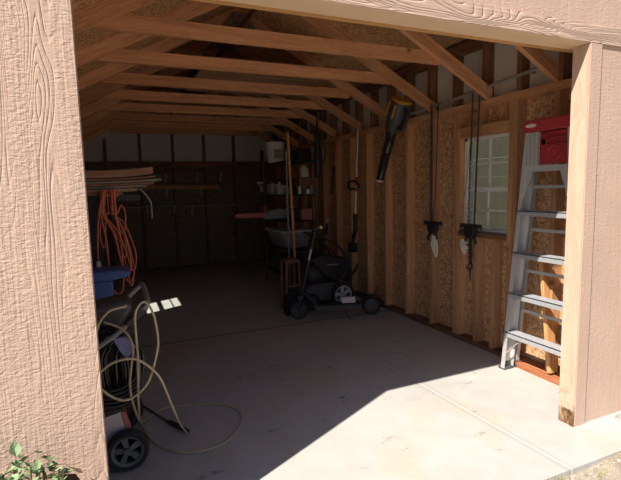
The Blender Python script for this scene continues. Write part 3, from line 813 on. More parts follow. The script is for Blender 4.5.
# chainsaw on the middle shelf, bar in its red cover pointing left
cs = root('chainsaw', (-.10, 4.45, .976), 'chainsaw on the rack with its bar in a long red cover', 'chainsaw')
MB().prism([(-.42, 1.005), (-.80, 1.015), (-.825, 1.035), (-.825, 1.06), (-.80, 1.078), (-.42, 1.078)], YX, 4.43, 4.465).build('bar_cover', M['cover_red'], cs, bevel=.008)
MB().prism([(-.42, .985), (-.10, .98), (-.06, 1.02), (-.08, 1.10), (-.20, 1.13), (-.34, 1.11), (-.42, 1.08)], YX, 4.38, 4.52).build('engine_body', M['grey'], cs, bevel=.012)
m = MB().tube(smooth_path([(-.38, 4.37, 1.05), (-.40, 4.37, 1.16), (-.36, 4.45, 1.185), (-.34, 4.53, 1.16), (-.33, 4.53, 1.04)], 6), .012, 8); m.build('front_handle', M['red'], cs)
m = MB().tube(smooth_path([(-.10, 4.45, 1.10), (.0, 4.45, 1.13), (.06, 4.45, 1.09), (.05, 4.45, 1.02), (-.06, 4.45, 1.0)], 6), .013, 8); m.build('rear_handle', M['light_grey'], cs)
MB().prism([(-.44, 1.08), (-.42, 1.08), (-.40, 1.17), (-.42, 1.175)], YX, 4.37, 4.53).build('hand_guard', M['red'], cs)
# grey storage tub
tb = root('storage_tub', (-.06, 4.32, .586), 'grey translucent storage tub on the lower shelf of the rack', 'tub')
m = MB().hexa([V(-.21, 4.08, .587), V(.11, 4.08, .587), V(.11, 4.68, .587), V(-.21, 4.68, .587), V(-.29, 4.02, .82), V(.13, 4.02, .82), V(.13, 4.75, .82), V(-.29, 4.75, .82)])
m.build('body', M['grey'], tb, bevel=.02)
MB().box((-.30, 4.01, .81), (.14, 4.76, .838)).build('rim', M['light_grey'], tb, bevel=.006)
for (z, x0, y0, y1, h, mt, nm, lb) in ((.221, -.20, 4.05, 4.40, .28, 'black', 'crate', 'black crate on the lowest rack shelf, near end'), (.221, -.20, 4.45, 4.85, .22, 'dark_grey', 'crate', 'dark grey crate on the lowest rack shelf, far end'),
                                   (.976, -.12, 4.06, 4.28, .16, 'black', 'box', 'black box beside the chainsaw at the near end of the rack'), (1.326, -.08, 4.55, 4.85, .22, 'black', 'box', 'black box behind the row of tins on the rack')):
    o = MB().box((x0, y0, z), (x0 + .22, y1, z + h)).build('storage_' + nm, M[mt], bevel=.012); tag(o, lb, nm)
o = MB().box((-.02, 3.99, .976), (.13, 4.05, 1.13)).build('book', M['carton_red'], bevel=.004); tag(o, 'dim red carton standing at the near end of the middle rack shelf', 'carton'); o.name = 'small_carton'

# black bag hanging from a rafter beside the rack
bg = root('hanging_bag', (.05, 3.62, 1.53), 'long black bag hanging from a tie between rack and wall', 'bag')
m = MB().lathe([(.02, 1.53), (.036, 1.545), (.044, 1.70), (.042, 1.92), (.034, 2.05), (.018, 2.12), (.010, 2.25)], Matrix.Translation((.055, 3.60, 0)), 16); m.build('sleeve', M['black'], bg)
MB().tube(smooth_path([(.055, 3.60, 2.24), (.06, 3.62, 2.32), (.055, 3.60, 2.43)], 5), .007, 6).tube(smooth_path([(.10, 3.58, 2.05), (.14, 3.56, 1.85), (.105, 3.58, 1.65)], 6), .008, 6).build('carry_strap', M['black'], bg)

# ------------------------------------------------------------------ electric scooter (authored in local coordinates, x along the deck)
fw_, rw_ = V(-.585, 2.775, 0), V(.19, 2.56, 0)
sc = root('electric_scooter', (0, 0, 0), 'black electric kick scooter parked in front of the lawn mower', 'electric scooter')
OFF[sc.name] = V(0, 0, 0)
dvec = rw_ - fw_; wb_ = dvec.length
sc.location = fw_; sc.rotation_euler = (0, 0, math.atan2(dvec.y, dvec.x))
RW = .103
def wheel(parent, c, R, w, tmat, rmat, spokes=0, axis='Y', name='wheel', local=True):
    Mw = Matrix.Translation(c) @ (Matrix.Rotation(PI / 2, 4, 'X') if axis == 'Y' else Matrix.Rotation(PI / 2, 4, 'Y'))
    h = w / 2
    tire = MB().lathe([(R * .72, -h * .8), (R * .90, -h), (R * .985, -h * .6), (R, 0), (R * .985, h * .6), (R * .90, h), (R * .72, h * .8), (R * .72, -h * .8)], Mw, 36).build(name, tmat, parent, local=local)
    m = MB()
    if spokes:
        m.lathe([(R * .62, -h * .6), (R * .735, -h * .85), (R * .735, h * .85), (R * .62, h * .6), (R * .62, -h * .6)], Mw, 36)
        m.lathe([(.001, -h * .8), (R * .17, -h * .9), (R * .17, h * .9), (.001, h * .8)], Mw, 20)
        for k in range(spokes):
            a = 2 * PI * k / spokes + .5
            d = V(math.cos(a), math.sin(a), 0); n_ = V(-math.sin(a), math.cos(a), 0)
            vs = []
            for zz in (-h * .5, h * .5):
                for (rr, ww) in ((R * .12, -.10), (R * .12, .10), (R * .68, .16), (R * .68, -.16)):
                    vs.append(Mw @ (d * rr + n_ * (ww * R) + V(0, 0, zz)))
            m.hexa([vs[i] for i in (0, 1, 2, 3, 4, 5, 6, 7)])
    else:
        m.lathe([(.001, -h * .9), (R * .2, -h * .95), (R * .72, -h * .55), (R * .735, -h * .8), (R * .735, h * .8), (R * .72, h * .55), (R * .2, h * .95), (.001, h * .9)], Mw, 30)
    m.build('hub', rmat, tire, local=True)
    return tire
wheel(sc, (0, 0, RW), RW, .05, M['rubber'], M['dark_grey'], 5)
wheel(sc, (wb_, 0, RW), RW, .05, M['rubber'], M['dark_grey'])
MB().prism([(.17, .10), (.215, .085), (wb_ - .15, .085), (wb_ - .12, .11), (wb_ - .12, .145), (.22, .145), (.16, .165)], YX, -.075, .075).build('deck', M['dark_grey'], sc, local=True, bevel=.008)
MB().box((.22, -.065, .145), (wb_ - .13, .065, .150)).build('deck_mat', M['rubber'], sc, local=True)
m = MB().tube([(.04, 0, .30), (.10, 0, .26), (.20, 0, .13)], .026, 12); m.build('neck', M['black'], sc, local=True)
m = MB()
for e in (-1, 1): m.bar((0, e * .036, RW), (.012, e * .036, .24), .012, .03, up=(1, 0, 0))
m.box((-.02, -.045, .225), (.045, .045, .26)); m.build('fork', M['black'], sc, local=True, bevel=.004)
m = MB().ring(Matrix.Translation((0, 0, RW)) @ Matrix.Rotation(PI / 2, 4, 'X'), RW + .012, .012, 14, 6, .5, 2.6); m.build('front_mudguard', M['black'], sc, local=True)
stem0, stem1 = V(.028, 0, .25), V(.20, 0, .96)
MB().tube([stem0, stem1], .021, 14).build('stem', M['black'], sc, local=True)
sd = (stem1 - stem0).normalized(); stemobj = [o for o in sc.children if o.name.startswith('stem')][0]
m = MB()
side = V(0, -1, 0); fwd = V(sd.x, 0, sd.z)
for k in range(8):   # row of pale letters up the stem
    c = stem0.lerp(stem1, .56 + .022 * k)
    m.box((-.009, -.004, -.008), (.009, .001, .006), Matrix.Translation(c + V(-.004, -.021, 0)))
m.build('pale_lettering', M['light_grey'], stemobj, local=True)
hb = stem1 + V(.0, 0, .0)
MB().tube(smooth_path([hb + V(.02, -.23, .045), hb + V(.0, -.10, .02), hb, hb + V(.0, .10, .02), hb + V(.02, .23, .045)], 6), .012, 10).build('handlebar', M['steel'], sc, local=True)
for e in (-1, 1): MB().tube([hb + V(.010, e * .14, .030), hb + V(.022, e * .245, .048)], .017, 10).build('grip', M['khaki'] if e == -1 else M['rubber'], sc, local=True)
MB().box((hb.x - .03, -.03, hb.z - .005), (hb.x + .02, .03, hb.z + .035)).build('display', M['black'], sc, local=True, bevel=.006)
m = MB().ring(Matrix.Translation((wb_, 0, RW)) @ Matrix.Rotation(PI / 2, 4, 'X'), RW + .016, .012, 18, 6, .15, 2.9)
m.prism([(math.cos(a) * (RW + .014), math.sin(a) * (RW + .014)) for a in [.15 + .16 * i for i in range(18)]] + [(math.cos(a) * (RW + .020), math.sin(a) * (RW + .020)) for a in [.15 + .16 * i for i in range(18)]][::-1], Matrix.Translation((wb_, 0, RW)) @ Matrix.Rotation(PI / 2, 4, 'X'), -.04, .04)
m.build('rear_fender', M['black'], sc, local=True)
MB().box((wb_ - .03, -.029, .07), (wb_ + .04, -.0265, .082)).build('red_reflector', M['red'], sc, local=True)
m = MB().tube([(.50, -.06, .09), (.53, -.11, .0)], .007, 8).tube([(.53, -.11, .004), (.57, -.12, .004)], .007, 8); m.build('kickstand', M['dark_grey'], sc, local=True)
m = MB().tube(smooth_path([stem0 + V(-.03, .01, .0), stem0.lerp(stem1, .5) + V(-.04, .02, 0), stem1 + V(-.05, .02, -.05), stem1 + V(0, .06, .02)], 6), .004, 6); m.build('brake_cable', M['black'], sc, local=True)
# white card leaning on the deck
c = fw_ + dvec * .60
o = MB().box((-.075, -.004, 0), (.075, .004, .062), Matrix.Translation((c.x + .06, c.y - .03, .151)) @ Matrix.Rotation(math.atan2(dvec.y, dvec.x), 4, 'Z') @ Matrix.Rotation(-.3, 4, 'X')).build('white_card', M['logo_white'])
tag(o, 'small white card resting on the scooter deck', 'card')

# ------------------------------------------------------------------ lawn mower
lm = root('lawn_mower', (-.05, 3.25, 0), 'black lawn mower with a pale spoked wheel standing behind the scooter', 'lawn mower')
lmw = wheel(lm, (.055, 2.98, .155), .15, .055, M['rubber'], M['light_grey'], 5, local=False)
lmw2 = wheel(lm, (.055, 3.56, .155), .15, .055, M['rubber'], M['light_grey'], 5, local=False)
for h_ in [o for t_ in (lmw, lmw2) for o in t_.children]:
    for v in h_.data.vertices: v.co -= OFF[lm.name]
wheel_f = wheel(lm, (-.33, 3.0, .10), .10, .05, M['rubber'], M['dark_grey'], local=False)
wheel_g = wheel(lm, (-.33, 3.54, .10), .10, .05, M['rubber'], M['dark_grey'], local=False)
for h_ in [o for t_ in (wheel_f, wheel_g) for o in t_.children]:
    for v in h_.data.vertices: v.co -= OFF[lm.name]
MB().prism([(-.40, .09), (.12, .09), (.15, .16), (.10, .27), (-.02, .30), (-.32, .30), (-.42, .22)], YX, 3.03, 3.51).build('cutting_deck', M['dark_grey'], lm, bevel=.02)
MB().lathe([(.17, .30), (.19, .34), (.185, .44), (.15, .50), (.06, .53)], Matrix.Translation((-.19, 3.27, 0)), 24, 3).build('engine_cover', M['black'], lm)
MB().prism([(.02, .30), (.16, .30), (.24, .42), (.20, .56), (-.16, .64), (-.30, .58), (-.12, .36)], YX, 3.06, 3.48).build('grass_bag', M['black'], lm, bevel=.02)
MB().box((-.10, 3.052, .50), (.03, 3.058, .512)).build('pale_badge', M['grey'], lm)
m = MB()
for e in (3.05, 3.49): m.tube(smooth_path([(.02, e, .26), (.16, e, .48), (.06, e, .70), (-.20, e, .86)], 6), .012, 8)
m.tube([(-.20, 3.05, .86), (-.20, 3.49, .86)], .014, 8); m.build('folded_handle', M['black'], lm)
m = MB().bar((.15, 2.98, .33), (.24, 2.98, .45), .02, .03).bar((.24, 2.98, .45), (.26, 2.98, .50), .02, .025); m.build('height_lever', M['black'], lm, bevel=.004)

# small brown stool-like bracket in front of the rack
sl = root('step_stool', (-.50, 3.18, 0), 'small faded brown stool standing behind the scooter stem', 'stool')
MB().box((-.60, 3.10, .555), (-.42, 3.28, .60)).build('seat', M['pink_brown'], sl, bevel=.008)
for (x, y) in ((-.585, 3.115), (-.435, 3.115), (-.585, 3.265), (-.435, 3.265)):
    MB().tube([(x, y, .56), (x + (x + .51) * .22, y + (y - 3.19) * .2, 0)], [.016, .012], 10).build('leg', M['pink_brown'], sl)
MB().box((-.59, 3.108, .28), (-.43, 3.122, .305)).build('rung', M['pink_brown'], sl)
o = MB().prism([(-.66, .0), (-.47, .0), (-.47, .16), (-.52, .22), (-.64, .22), (-.66, .18)], YX, 2.93, 3.05).build('battery_charger', M['black'], bevel=.01)
tag(o, 'black squat charger box on the floor behind the scooter front wheel', 'charger')

# ------------------------------------------------------------------ tools and boards racked on the back wall
def lab(o, *a): return tag(o, *a)
for (nm, A, B, w, h, mt, lb) in (
        ('long_board', (-1.72, YB - .16, 1.735), (-.20, YB - .16, 1.70), .05, .05, 'dark_wood', 'uppermost long dark timber racked on the back wall'),
        ('long_board', (-2.40, YB - .16, 1.50), (-.55, YB - .16, 1.46), .10, .075, 'tie', 'wide brown timber racked on the back wall below the uppermost one')):
    o = stick(nm, A, B, w, h, M[mt]); tag(o, lb, 'timber', 'timbers racked on the back wall')
o = MB().tube([(-2.25, YB - .15, 1.16), (-.25, YB - .15, 1.13)], .017, 10).build('long_pole', M['grey']); tag(o, 'thin grey pole racked low on the back wall', 'pole')
rb = root('bracket_rack', (-1.2, YB - D, .95), 'bare brackets on the back wall that carry the long timbers', 'rack')
for (x, z) in ((-1.47, 1.66), (-.93, 1.68), (-1.47, 1.41), (-.87, 1.42), (-1.80, 1.12), (-1.35, 1.10), (-1.04, 1.09), (-.5, 1.66)):
    MB().bar((x, YB - D, z), (x, YB - .22, z), .02, .02).bar((x, YB - D - .006, z + .07), (x, YB - D - .006, z - .10), .028, .012, up=(0, 1, 0)).bar((x, YB - .215, z), (x, YB - .215, z + .06), .02, .01, up=(0, 1, 0)).build('bracket', M['bracket'], rb)

# ------------------------------------------------------------------ timber stack on a stand at the left
rs = root('lumber_rack', (-2.47, 2.3, 0), 'black steel stand under the stack of plywood offcuts', 'rack')
for y in (1.98, 2.70):
    MB().box((-2.515, y - .025, 0), (-2.455, y + .025, 1.385)).build('upright', M['black'], rs)
    MB().box((-2.64, y - .02, 1.345), (-2.16, y + .02, 1.385)).build('arm', M['black'], rs)
    MB().box((-2.64, y - .02, 0), (-2.36, y + .02, .03)).build('foot', M['black'], rs)
def sheet(name, x0, x1, y0, y1, z, t, mat, warp, label, jag=0, seed=0):
    rnd = random.Random(seed); m = MB(); nx, ny = 14, 16
    vs = []
    ends = [x1 + (rnd.random() - .5) * jag for _ in range(ny + 1)]
    for lay in (0, 1):
        for j in range(ny + 1):
            for i in range(nx + 1):
                u, w = i / nx, j / ny
                x = x0 + (ends[j] - x0) * u; y = y0 + (y1 - y0) * w
                vs.append((x, y, z + warp * (u - .35) ** 2 * 1.0 + lay * t))
    L = (nx + 1) * (ny + 1); fs = []
    for j in range(ny):
        for i in range(nx):
            a = j * (nx + 1) + i; b = a + 1; c = a + nx + 2; d = a + nx + 1
            fs += [(a, d, c, b), (L + a, L + b, L + c, L + d)]
    for i in range(nx):
        a, b = i, i + 1; fs.append((a, b, L + b, L + a))
        a, b = ny * (nx + 1) + i, ny * (nx + 1) + i + 1; fs.append((b, a, L + a, L + b))
    for j in range(ny):
        a, b = j * (nx + 1), (j + 1) * (nx + 1); fs.append((b, a, L + a, L + b))
        a, b = j * (nx + 1) + nx, (j + 1) * (nx + 1) + nx; fs.append((a, b, L + b, L + a))
    m.add(vs, fs); o = m.build(name, M[mat], smooth=False)
    return tag(o, label, 'plywood sheet', 'plywood stacked on the stand')
sheet('plywood_sheet', -2.66, -2.30, 1.80, 2.90, 1.387, .020, 'ply', .005, 'short lowest plywood sheet of the stack on the black stand', .06, 1)
sheet('plywood_sheet', -2.66, -2.22, 1.79, 2.90, 1.409, .022, 'ply', .008, 'second lowest plywood sheet of the stack on the black stand', .08, 2)
sheet('plywood_sheet', -2.66, -2.12, 1.78, 2.95, 1.434, .014, 'ply_grey', .02, 'grey split plywood sheet above the two short ones in the stack', .10, 3)
sheet('plywood_sheet', -2.66, -2.06, 1.77, 2.95, 1.452, .014, 'ply', .03, 'middle plywood sheet of the stack with a bent up end', .06, 4)
sheet('plywood_sheet', -2.66, -2.04, 1.77, 2.98, 1.470, .013, 'ply_grey', .04, 'weathered plywood sheet with a ragged end under the brown top boards', .10, 5)
sheet('plywood_sheet', -2.66, -2.08, 1.76, 2.98, 1.488, .012, 'ply', .05, 'thin plywood sheet directly below the thick top board', .08, 6)
sheet('plywood_sheet', -2.66, -2.07, 1.76, 3.00, 1.506, .050, 'ply', .06, 'thick brown warped board on top of the plywood stack', .03, 7)
o = MB().tube(smooth_path([(-2.17, 1.76, 1.43), (-2.13, 1.75, 1.38), (-2.10, 1.75, 1.33)], 4), .006, 6).tube([(-2.10, 1.75, 1.33), (-2.10, 1.75, 1.22)], .005, 6).build('metal_rod', M['grey']); tag(o, 'bent grey rod dangling from the end of the plywood stack', 'rod')
r = bpy.data.objects[o.name]

# orange extension cord hung in loops
ec = root('extension_cord', (-2.36, 1.72, .7), 'orange extension cord hanging in long loops from the plywood stack', 'extension cord')
rnd = random.Random(5)
loops = [  # left-top x, low point (x, z), right-top x, extra belly
    (-2.41, (-2.353, .705), -2.335, .10, .05), (-2.40, (-2.25, .86), -2.345, .02, .03), (-2.395, (-2.275, .78), -2.35, .03, .04),
    (-2.39, (-2.31, .93), -2.36, .01, .03), (-2.40, (-2.29, .83), -2.35, .02, .035), (-2.345, (-2.303, 1.13), -2.33, .0, .035),
    (-2.405, (-2.425, 1.03), -2.38, .0, .02), (-2.39, (-2.265, .75), -2.355, .02, .02)]
m = MB()
for i, (xl, (xb_, zb_), xr_, _, w) in enumerate(loops):
    y = 1.70 + .012 * (i % 4) ; z0 = 1.425
    pts = [(xl, y + .02, z0), (xl - .01 - .2 * w, y, z0 - .16), (xl + (xb_ - w - xl) * .55, y - .006, (z0 + zb_) / 2), (xb_ - w, y - .004, zb_ + .10), (xb_ - w * .55, y, zb_ + .022), (xb_, y, zb_),
           (xb_ + w * .55, y + .002, zb_ + .03), (xb_ + w * .75, y + .006, zb_ + .13), (xr_ + (xb_ + w - xr_) * .5, y + .012, (z0 + zb_) / 2 + .04), (xr_, y + .02, z0 - .16), (xr_ - .005, y + .02, z0)]
    m.tube(smooth_path(pts, 6), .0052, 7)
m.tube(smooth_path([(-2.40, 1.71, 1.42), (-2.44, 1.70, 1.27), (-2.462, 1.70, 1.08), (-2.467, 1.70, .93)], 6), .0055, 7)
m.build('cord_loops', M['orange'], ec)
MB().lathe([(.010, .885), (.016, .892), (.016, .925), (.008, .945)], Matrix.Translation((-2.467, 1.70, 0)), 12).build('plug', M['white'], ec)
MB().tube([(-2.43, 1.745, 1.39), (-2.31, 1.745, 1.39)], .012, 8).build('hang_loop', M['orange'], ec)

# ------------------------------------------------------------------ blue lidded bin
bn = root('wheeled_bin', (-2.50, 1.62, 0), 'grey bin with a blue lid behind the jamb', 'bin')
MB().hexa([V(-2.62, 1.52, .0), V(-2.42, 1.52, 0), V(-2.42, 1.69, 0), V(-2.62, 1.69, 0), V(-2.66, 1.49, .72), V(-2.39, 1.49, .72), V(-2.39, 1.69, .72), V(-2.66, 1.69, .72)]).build('body', M['grey'], bn, bevel=.015)
MB().box((-2.665, 1.485, .70), (-2.385, 1.695, .84)).build('collar', M['blue'], bn, bevel=.01)
MB().prism([(-2.67, .84), (-2.40, .84), (-2.29, .858), (-2.275, .89), (-2.34, .908), (-2.67, .908)], YX, 1.47, 1.70).build('lid', M['blue'], bn, bevel=.012)

# ------------------------------------------------------------------ pressure washer with wheel, frame, cords
pw = root('pressure_washer', (-2.40, .85, 0), 'black wheeled pressure washer draped in cords just inside the left jamb', 'pressure washer')
w_ = wheel(pw, (-2.367, .70, .105), .105, .06, M['rubber'], M['hub_grey'], 5, local=False)
for t_ in (w_,):
    for h_ in t_.children:
        for v in h_.data.vertices: v.co -= OFF[pw.name]
MB().tube([(-2.367, .74, .105), (-2.367, 1.14, .105)], .012, 8).build('axle', M['steel'], pw)
w_ = wheel(pw, (-2.367, 1.16, .105), .105, .06, M['rubber'], M['grey'], 5, local=False)
for h_ in w_.children:
    for v in h_.data.vertices: v.co -= OFF[pw.name]
MB().prism([(-2.60, .09), (-2.36, .12), (-2.31, .24), (-2.33, .60), (-2.38, .70), (-2.60, .70)], YX, .86, 1.10).build('housing', M['black'], pw, bevel=.02)
m = MB().tube(smooth_path([(-2.60, .68, .60), (-2.47, .675, .665), (-2.36, .67, .735), (-2.25, .68, .83)], 5), .012, 10).tube(smooth_path([(-2.60, 1.12, .62), (-2.47, 1.12, .70), (-2.36, 1.12, .76), (-2.24, 1.12, .86)], 5), .013, 10)
m.tube(smooth_path([(-2.25, .68, .83), (-2.225, .72, .85), (-2.225, 1.08, .875), (-2.24, 1.12, .86)], 4), .014, 10)
m.build('push_handle', M['grey'], pw)
MB().bar((-2.335, .675, .752), (-2.235, .685, .845), .032, .042).build('handle_grip', M['black'], pw, bevel=.01)
m = MB().prism([(-2.40, .70), (-2.34, .70), (-2.295, .64), (-2.34, .585), (-2.37, .63)], YX, .675, .70); m.build('control_panel', M['purple'], pw, bevel=.004)
MB().prism([(-2.56, .70), (-2.36, .70), (-2.29, .79), (-2.31, .835), (-2.38, .835), (-2.56, .80)], YX, .88, 1.08).build('top_cover', M['dark_grey'], pw, bevel=.02)
MB().tube([(-2.36, .86, .10), (-2.31, .84, .24), (-2.30, .83, .50), (-2.33, .81, .70)], .011, 8).build('frame_tube', M['black'], pw)
# black cord coil draped over the washer
cc = root('power_cord', (-2.42, .77, .28), 'thick coil of black power cord draped over the pressure washer', 'power cord')
m = MB(); rnd = random.Random(3)
for i in range(26):
    dx = (rnd.random() - .5) * .06; dz = (rnd.random() - .5) * .05; y = .72 + .011 * (i % 9)
    w = .012 + .085 * rnd.random(); cx = -2.385 + dx; top = .655 + dz; bot = .37 + dz * 1.2 - .04 * rnd.random()
    pts = [(cx - w * .5, y + .02, top), (cx - w * 1.3, y, (top + bot) / 2 + .08), (cx - w * 1.1, y - .005, bot + .07), (cx - w * .1, y, bot), (cx + w * .95, y + .003, bot + .07), (cx + w * 1.1, y + .008, (top + bot) / 2 + .05), (cx + w * .35, y + .015, top), (cx - w * .2, y + .022, top + .03), (cx - w * .5, y + .02, top)]
    m.tube(smooth_path(pts, 6), .0068, 7)
m.build('cord_loops', M['black_gloss'], cc)
m = MB()
for i in range(6):
    z = .45 - .021 * i
    m.tube(smooth_path([(-2.56, .70, z + .02), (-2.47, .69, z - .01), (-2.38, .69, z - .015), (-2.31, .70, z + .02), (-2.285, .76, z + .05)], 5), .0068, 7)
m.build('cord_tail', M['black'], cc)
# carton under the cords
o = MB().hexa([V(-2.58, .74, .11), V(-2.36, .74, .11), V(-2.345, .84, .11), V(-2.58, .84, .11), V(-2.58, .735, .255), V(-2.388, .735, .295), V(-2.375, .84, .295), V(-2.58, .84, .255)])
bxr = root('carton', (-2.47, .79, .11), 'pale pinkish carton lodged above the washer wheel', 'carton')
o.build('box', M['carton'], bxr)
MB().prism([(-2.386, .296), (-2.364, .285), (-2.343, .20), (-2.36, .14)], YX, .737, .775).build('red_flap', M['carton_red'], bxr)

# khaki pressure hose: one run of loops from the washer to the lance on the floor
hs = root('pressure_hose', (-2.2, .9, 0), 'khaki pressure hose looping from the washer across the slab', 'hose')
main = [(-2.43, .70, .78), (-2.362, .66, .754), (-2.325, .63, .715), (-2.31, .62, .65), (-2.321, .62, .58), (-2.335, .63, .475), (-2.328, .68, .36), (-2.30, .90, .15), (-2.285, 1.10, .03), (-2.234, .904, .009), (-2.134, .747, .009), (-2.011, .688, .009), (-1.863, .713, .009), (-1.733, .879, .009),
        (-1.708, 1.047, .009), (-1.794, 1.18, .009), (-1.976, 1.254, .009), (-2.13, 1.284, .009), (-2.235, 1.20, .012), (-2.29, .95, .12), (-2.30, .70, .33), (-2.302, .61, .42), (-2.292, .60, .605), (-2.293, .60, .80), (-2.276, .60, .86), (-2.247, .60, .882), (-2.222, .60, .853), (-2.203, .60, .786),
        (-2.195, .595, .684), (-2.209, .585, .611), (-2.253, .575, .492), (-2.32, .57, .434), (-2.379, .565, .431), (-2.44, .56, .48), (-2.478, .555, .545), (-2.455, .55, .59), (-2.397, .545, .627), (-2.332, .54, .634), (-2.285, .54, .616), (-2.23, .55, .557), (-2.192, .56, .489), (-2.145, .64, .32), (-2.10, .75, .16), (-2.055, .875, .035), (-2.046, .905, .014)]
MB().tube(smooth_path(main, 7), .0058, 9).build('hose_run', M['khaki'], hs)
MB().tube(smooth_path([(-2.47, .57, .74), (-2.447, .56, .815), (-2.406, .55, .865), (-2.372, .55, .876), (-2.338, .57, .876), (-2.325, .70, .85), (-2.33, .86, .80)], 7), .0056, 9).build('hose_end', M['khaki'], hs)
ln = root('spray_lance', (-2.1, 1.05, 0), 'black spray lance lying on the slab at the end of the khaki hose', 'spray lance')
MB().tube([(-2.038, .912, .014), (-2.06, .95, .016), (-2.125, 1.075, .016), (-2.135, 1.09, .012)], [.009, .014, .013, .008], 10).build('grip', M['black'], ln)
MB().tube([(-2.13, 1.085, .012), (-2.21, 1.27, .009), (-2.285, 1.45, .009)], .006, 8).build('wand_tube', M['dark_grey'], ln)
# flattened dark cable bundle on the slab by the wheel
# ------------------------------------------------------------------ outside: plant at the foot of the wall, dry leaf, gravel, grass
pl = root('leafy_plant', (-2.66, -.15, -.05), 'leafy green plant growing against the left foot of the front wall', 'plant')
rnd = random.Random(11); m = MB(); sm = MB()
for i in range(34):
    a = rnd.random() * 2 * PI; rr = .15 * rnd.random() ** .5
    top = V(-2.675 + rr * .95 * math.cos(a), -.15 + rr * .6 * math.sin(a), .548 + .05 * rnd.random() - rr * .25)
    base = V(-2.675 + .4 * rr * math.cos(a), -.15 + .3 * rr * math.sin(a), -.05)
    mid = base.lerp(top, .55) + V(.02 * rnd.random(), 0, .02)
    sm.tube(smooth_path([base, mid, top], 5), .003, 5)
    for q in range(16):
        c = base.lerp(top, (.84 + .18 * rnd.random()) if q < 8 else (.3 + .6 * rnd.random())) + V((rnd.random() - .5) * .07, (rnd.random() - .5) * .07, (rnd.random() - .3) * .03)
        if c.y > -.03: c.y = -.03
        L = .028 + .022 * rnd.random(); d = V(rnd.random() - .5, rnd.random() - .8, rnd.random() * .7 - .1).normalized(); s_ = d.cross(V(0, 0, 1)).normalized(); u = s_.cross(d)
        P = [c, c + d * L * .35 + s_ * L * .36 + u * .006, c + d * L * .75 + s_ * L * .22, c + d * L, c + d * L * .75 - s_ * L * .22, c + d * L * .35 - s_ * L * .36 + u * .006, c + d * L * .5 - u * .004]
        m.add(P, [(0, 1, 6), (1, 2, 6), (2, 3, 6), (3, 4, 6), (4, 5, 6), (5, 0, 6)])
m.build('foliage', M['leaf'], pl, smooth=False); sm.build('stem', M['bark'], pl)
dl = root('dry_stalk', (-2.50, -.12, -.05), 'dry brown stalk with a withered leaf by the foot of the wall', 'dry plant')
MB().tube(smooth_path([(-2.57, -.13, -.05), (-2.56, -.13, .25), (-2.545, -.12, .495)], 6), .003, 6).build('stem', M['bark'], dl)
m = MB()
def leaf2(c, d, L, w):
    c = V(c); d = V(d).normalized(); s_ = d.cross(V(0, 1, 0)).normalized()
    m.add([c, c + d * L * .4 + s_ * w + V(0, -.012, 0), c + d * L, c + d * L * .4 - s_ * w + V(0, .01, 0), c + d * L * .5 + V(0, -.006, 0)], [(0, 1, 4), (1, 2, 4), (2, 3, 4), (3, 0, 4)])
leaf2((-2.505, -.11, .47), (-1, 0, .75), .085, .014); leaf2((-2.545, -.12, .49), (1, -.1, -.25), .075, .014); leaf2((-2.55, -.13, .45), (.6, -.2, .6), .05, .012)
m.build('leaf', M['dry_leaf'], dl, smooth=False)

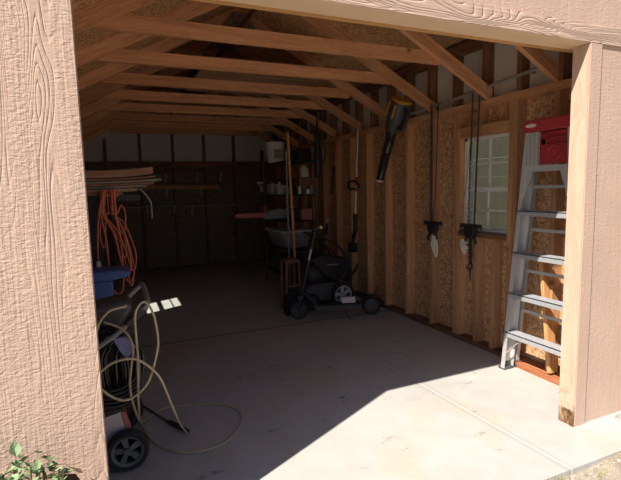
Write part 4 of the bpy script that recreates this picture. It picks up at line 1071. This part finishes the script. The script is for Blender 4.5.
rnd = random.Random(21); m = MB()
for i in range(420):
    x = -.62 + 1.6 * rnd.random(); y = -.275 - .55 * rnd.random() ** 1.4
    s_ = .004 + .010 * rnd.random() ** 2
    m.ball((x, y, terr(x, y) + s_ * .3), s_ * (1 + .6 * rnd.random()), s_, s_ * .7, None, 7, 4)
tag(m.build('gravel', M['stone'], kind if False else None), 'loose gravel scattered on the dirt along the slab edge', 'gravel', kind='stuff')
m = MB()
for i in range(260):
    x = -.70 + 1.5 * rnd.random(); y = -.272 - .40 * rnd.random() ** 1.5
    if rnd.random() < .35: x = -.56 + .10 * rnd.random(); y = -.275 - .05 * rnd.random()
    z = terr(x, y); h = .02 + .035 * rnd.random(); a = rnd.random() * 2 * PI; l = .02 * rnd.random(); w = .0016
    dx, dy = math.cos(a), math.sin(a)
    P = [V(x - dy * w, y + dx * w, z), V(x + dy * w, y - dx * w, z), V(x + dy * w * .8 + dx * l * .4, y - dx * w * .8 + dy * l * .4, z + h * .6), V(x - dy * w * .8 + dx * l * .4, y + dx * w * .8 + dy * l * .4, z + h * .6), V(x + dx * l, y + dy * l, z + h)]
    m.add(P, [(0, 1, 2, 3), (3, 2, 4)])
tag(m.build('grass', M['grass'], smooth=False), 'sparse dry grass blades along the slab edge', 'grass', kind='stuff')

# ------------------------------------------------------------------ light
sun = bpy.data.lights.new('sun', 'SUN'); sun.energy = 7.6; sun.angle = math.radians(.53); sun.color = (1, .91, .80)
so = bpy.data.objects.new('sun', sun); COL.objects.link(so)
sdir = V(1.735, .875, -2.13).normalized()
so.rotation_euler = sdir.to_track_quat('-Z', 'Y').to_euler(); so.location = (-6, -4, 8)
W = bpy.data.worlds.new('sky'); S.world = W; W.use_nodes = True
nt = W.node_tree; nt.nodes.clear()
sky = nt.nodes.new('ShaderNodeTexSky'); sky.sky_type = 'NISHITA'; sky.sun_disc = False
sky.sun_elevation = math.radians(46.8); sky.sun_rotation = math.atan2(-1.735, -.875)
sky.air_density = 1.0; sky.dust_density = 1.2; sky.ozone_density = 3.0
bgd = nt.nodes.new('ShaderNodeBackground'); bgd.inputs[1].default_value = .085
ow = nt.nodes.new('ShaderNodeOutputWorld'); nt.links.new(sky.outputs[0], bgd.inputs[0]); nt.links.new(bgd.outputs[0], ow.inputs[0])

# ------------------------------------------------------------------ camera
cam = bpy.data.cameras.new('camera'); cam.sensor_width = 36; cam.lens = 455.07 * 36 / 621; cam.clip_start = .02
co = bpy.data.objects.new('camera', cam); COL.objects.link(co)
rv, uv, fv = V(.91636348, -.3996565, -.02350872), V(.06684732, .09484777, .99324485), V(.39472701, .9117448, -.113631)
Rm = Matrix((rv, uv, -fv)).transposed().to_4x4(); Rm.translation = V(-2.35727718, -1.68122174, 1.40573631)
co.matrix_world = Rm
S.camera = co
S.view_settings.view_transform = 'Standard'; S.view_settings.look = 'None'; S.view_settings.gamma = 1; S.view_settings.exposure = .16
S.view_settings.use_curve_mapping = False
S.cycles.max_bounces = 12; S.cycles.diffuse_bounces = 6; S.cycles.transparent_max_bounces = 12
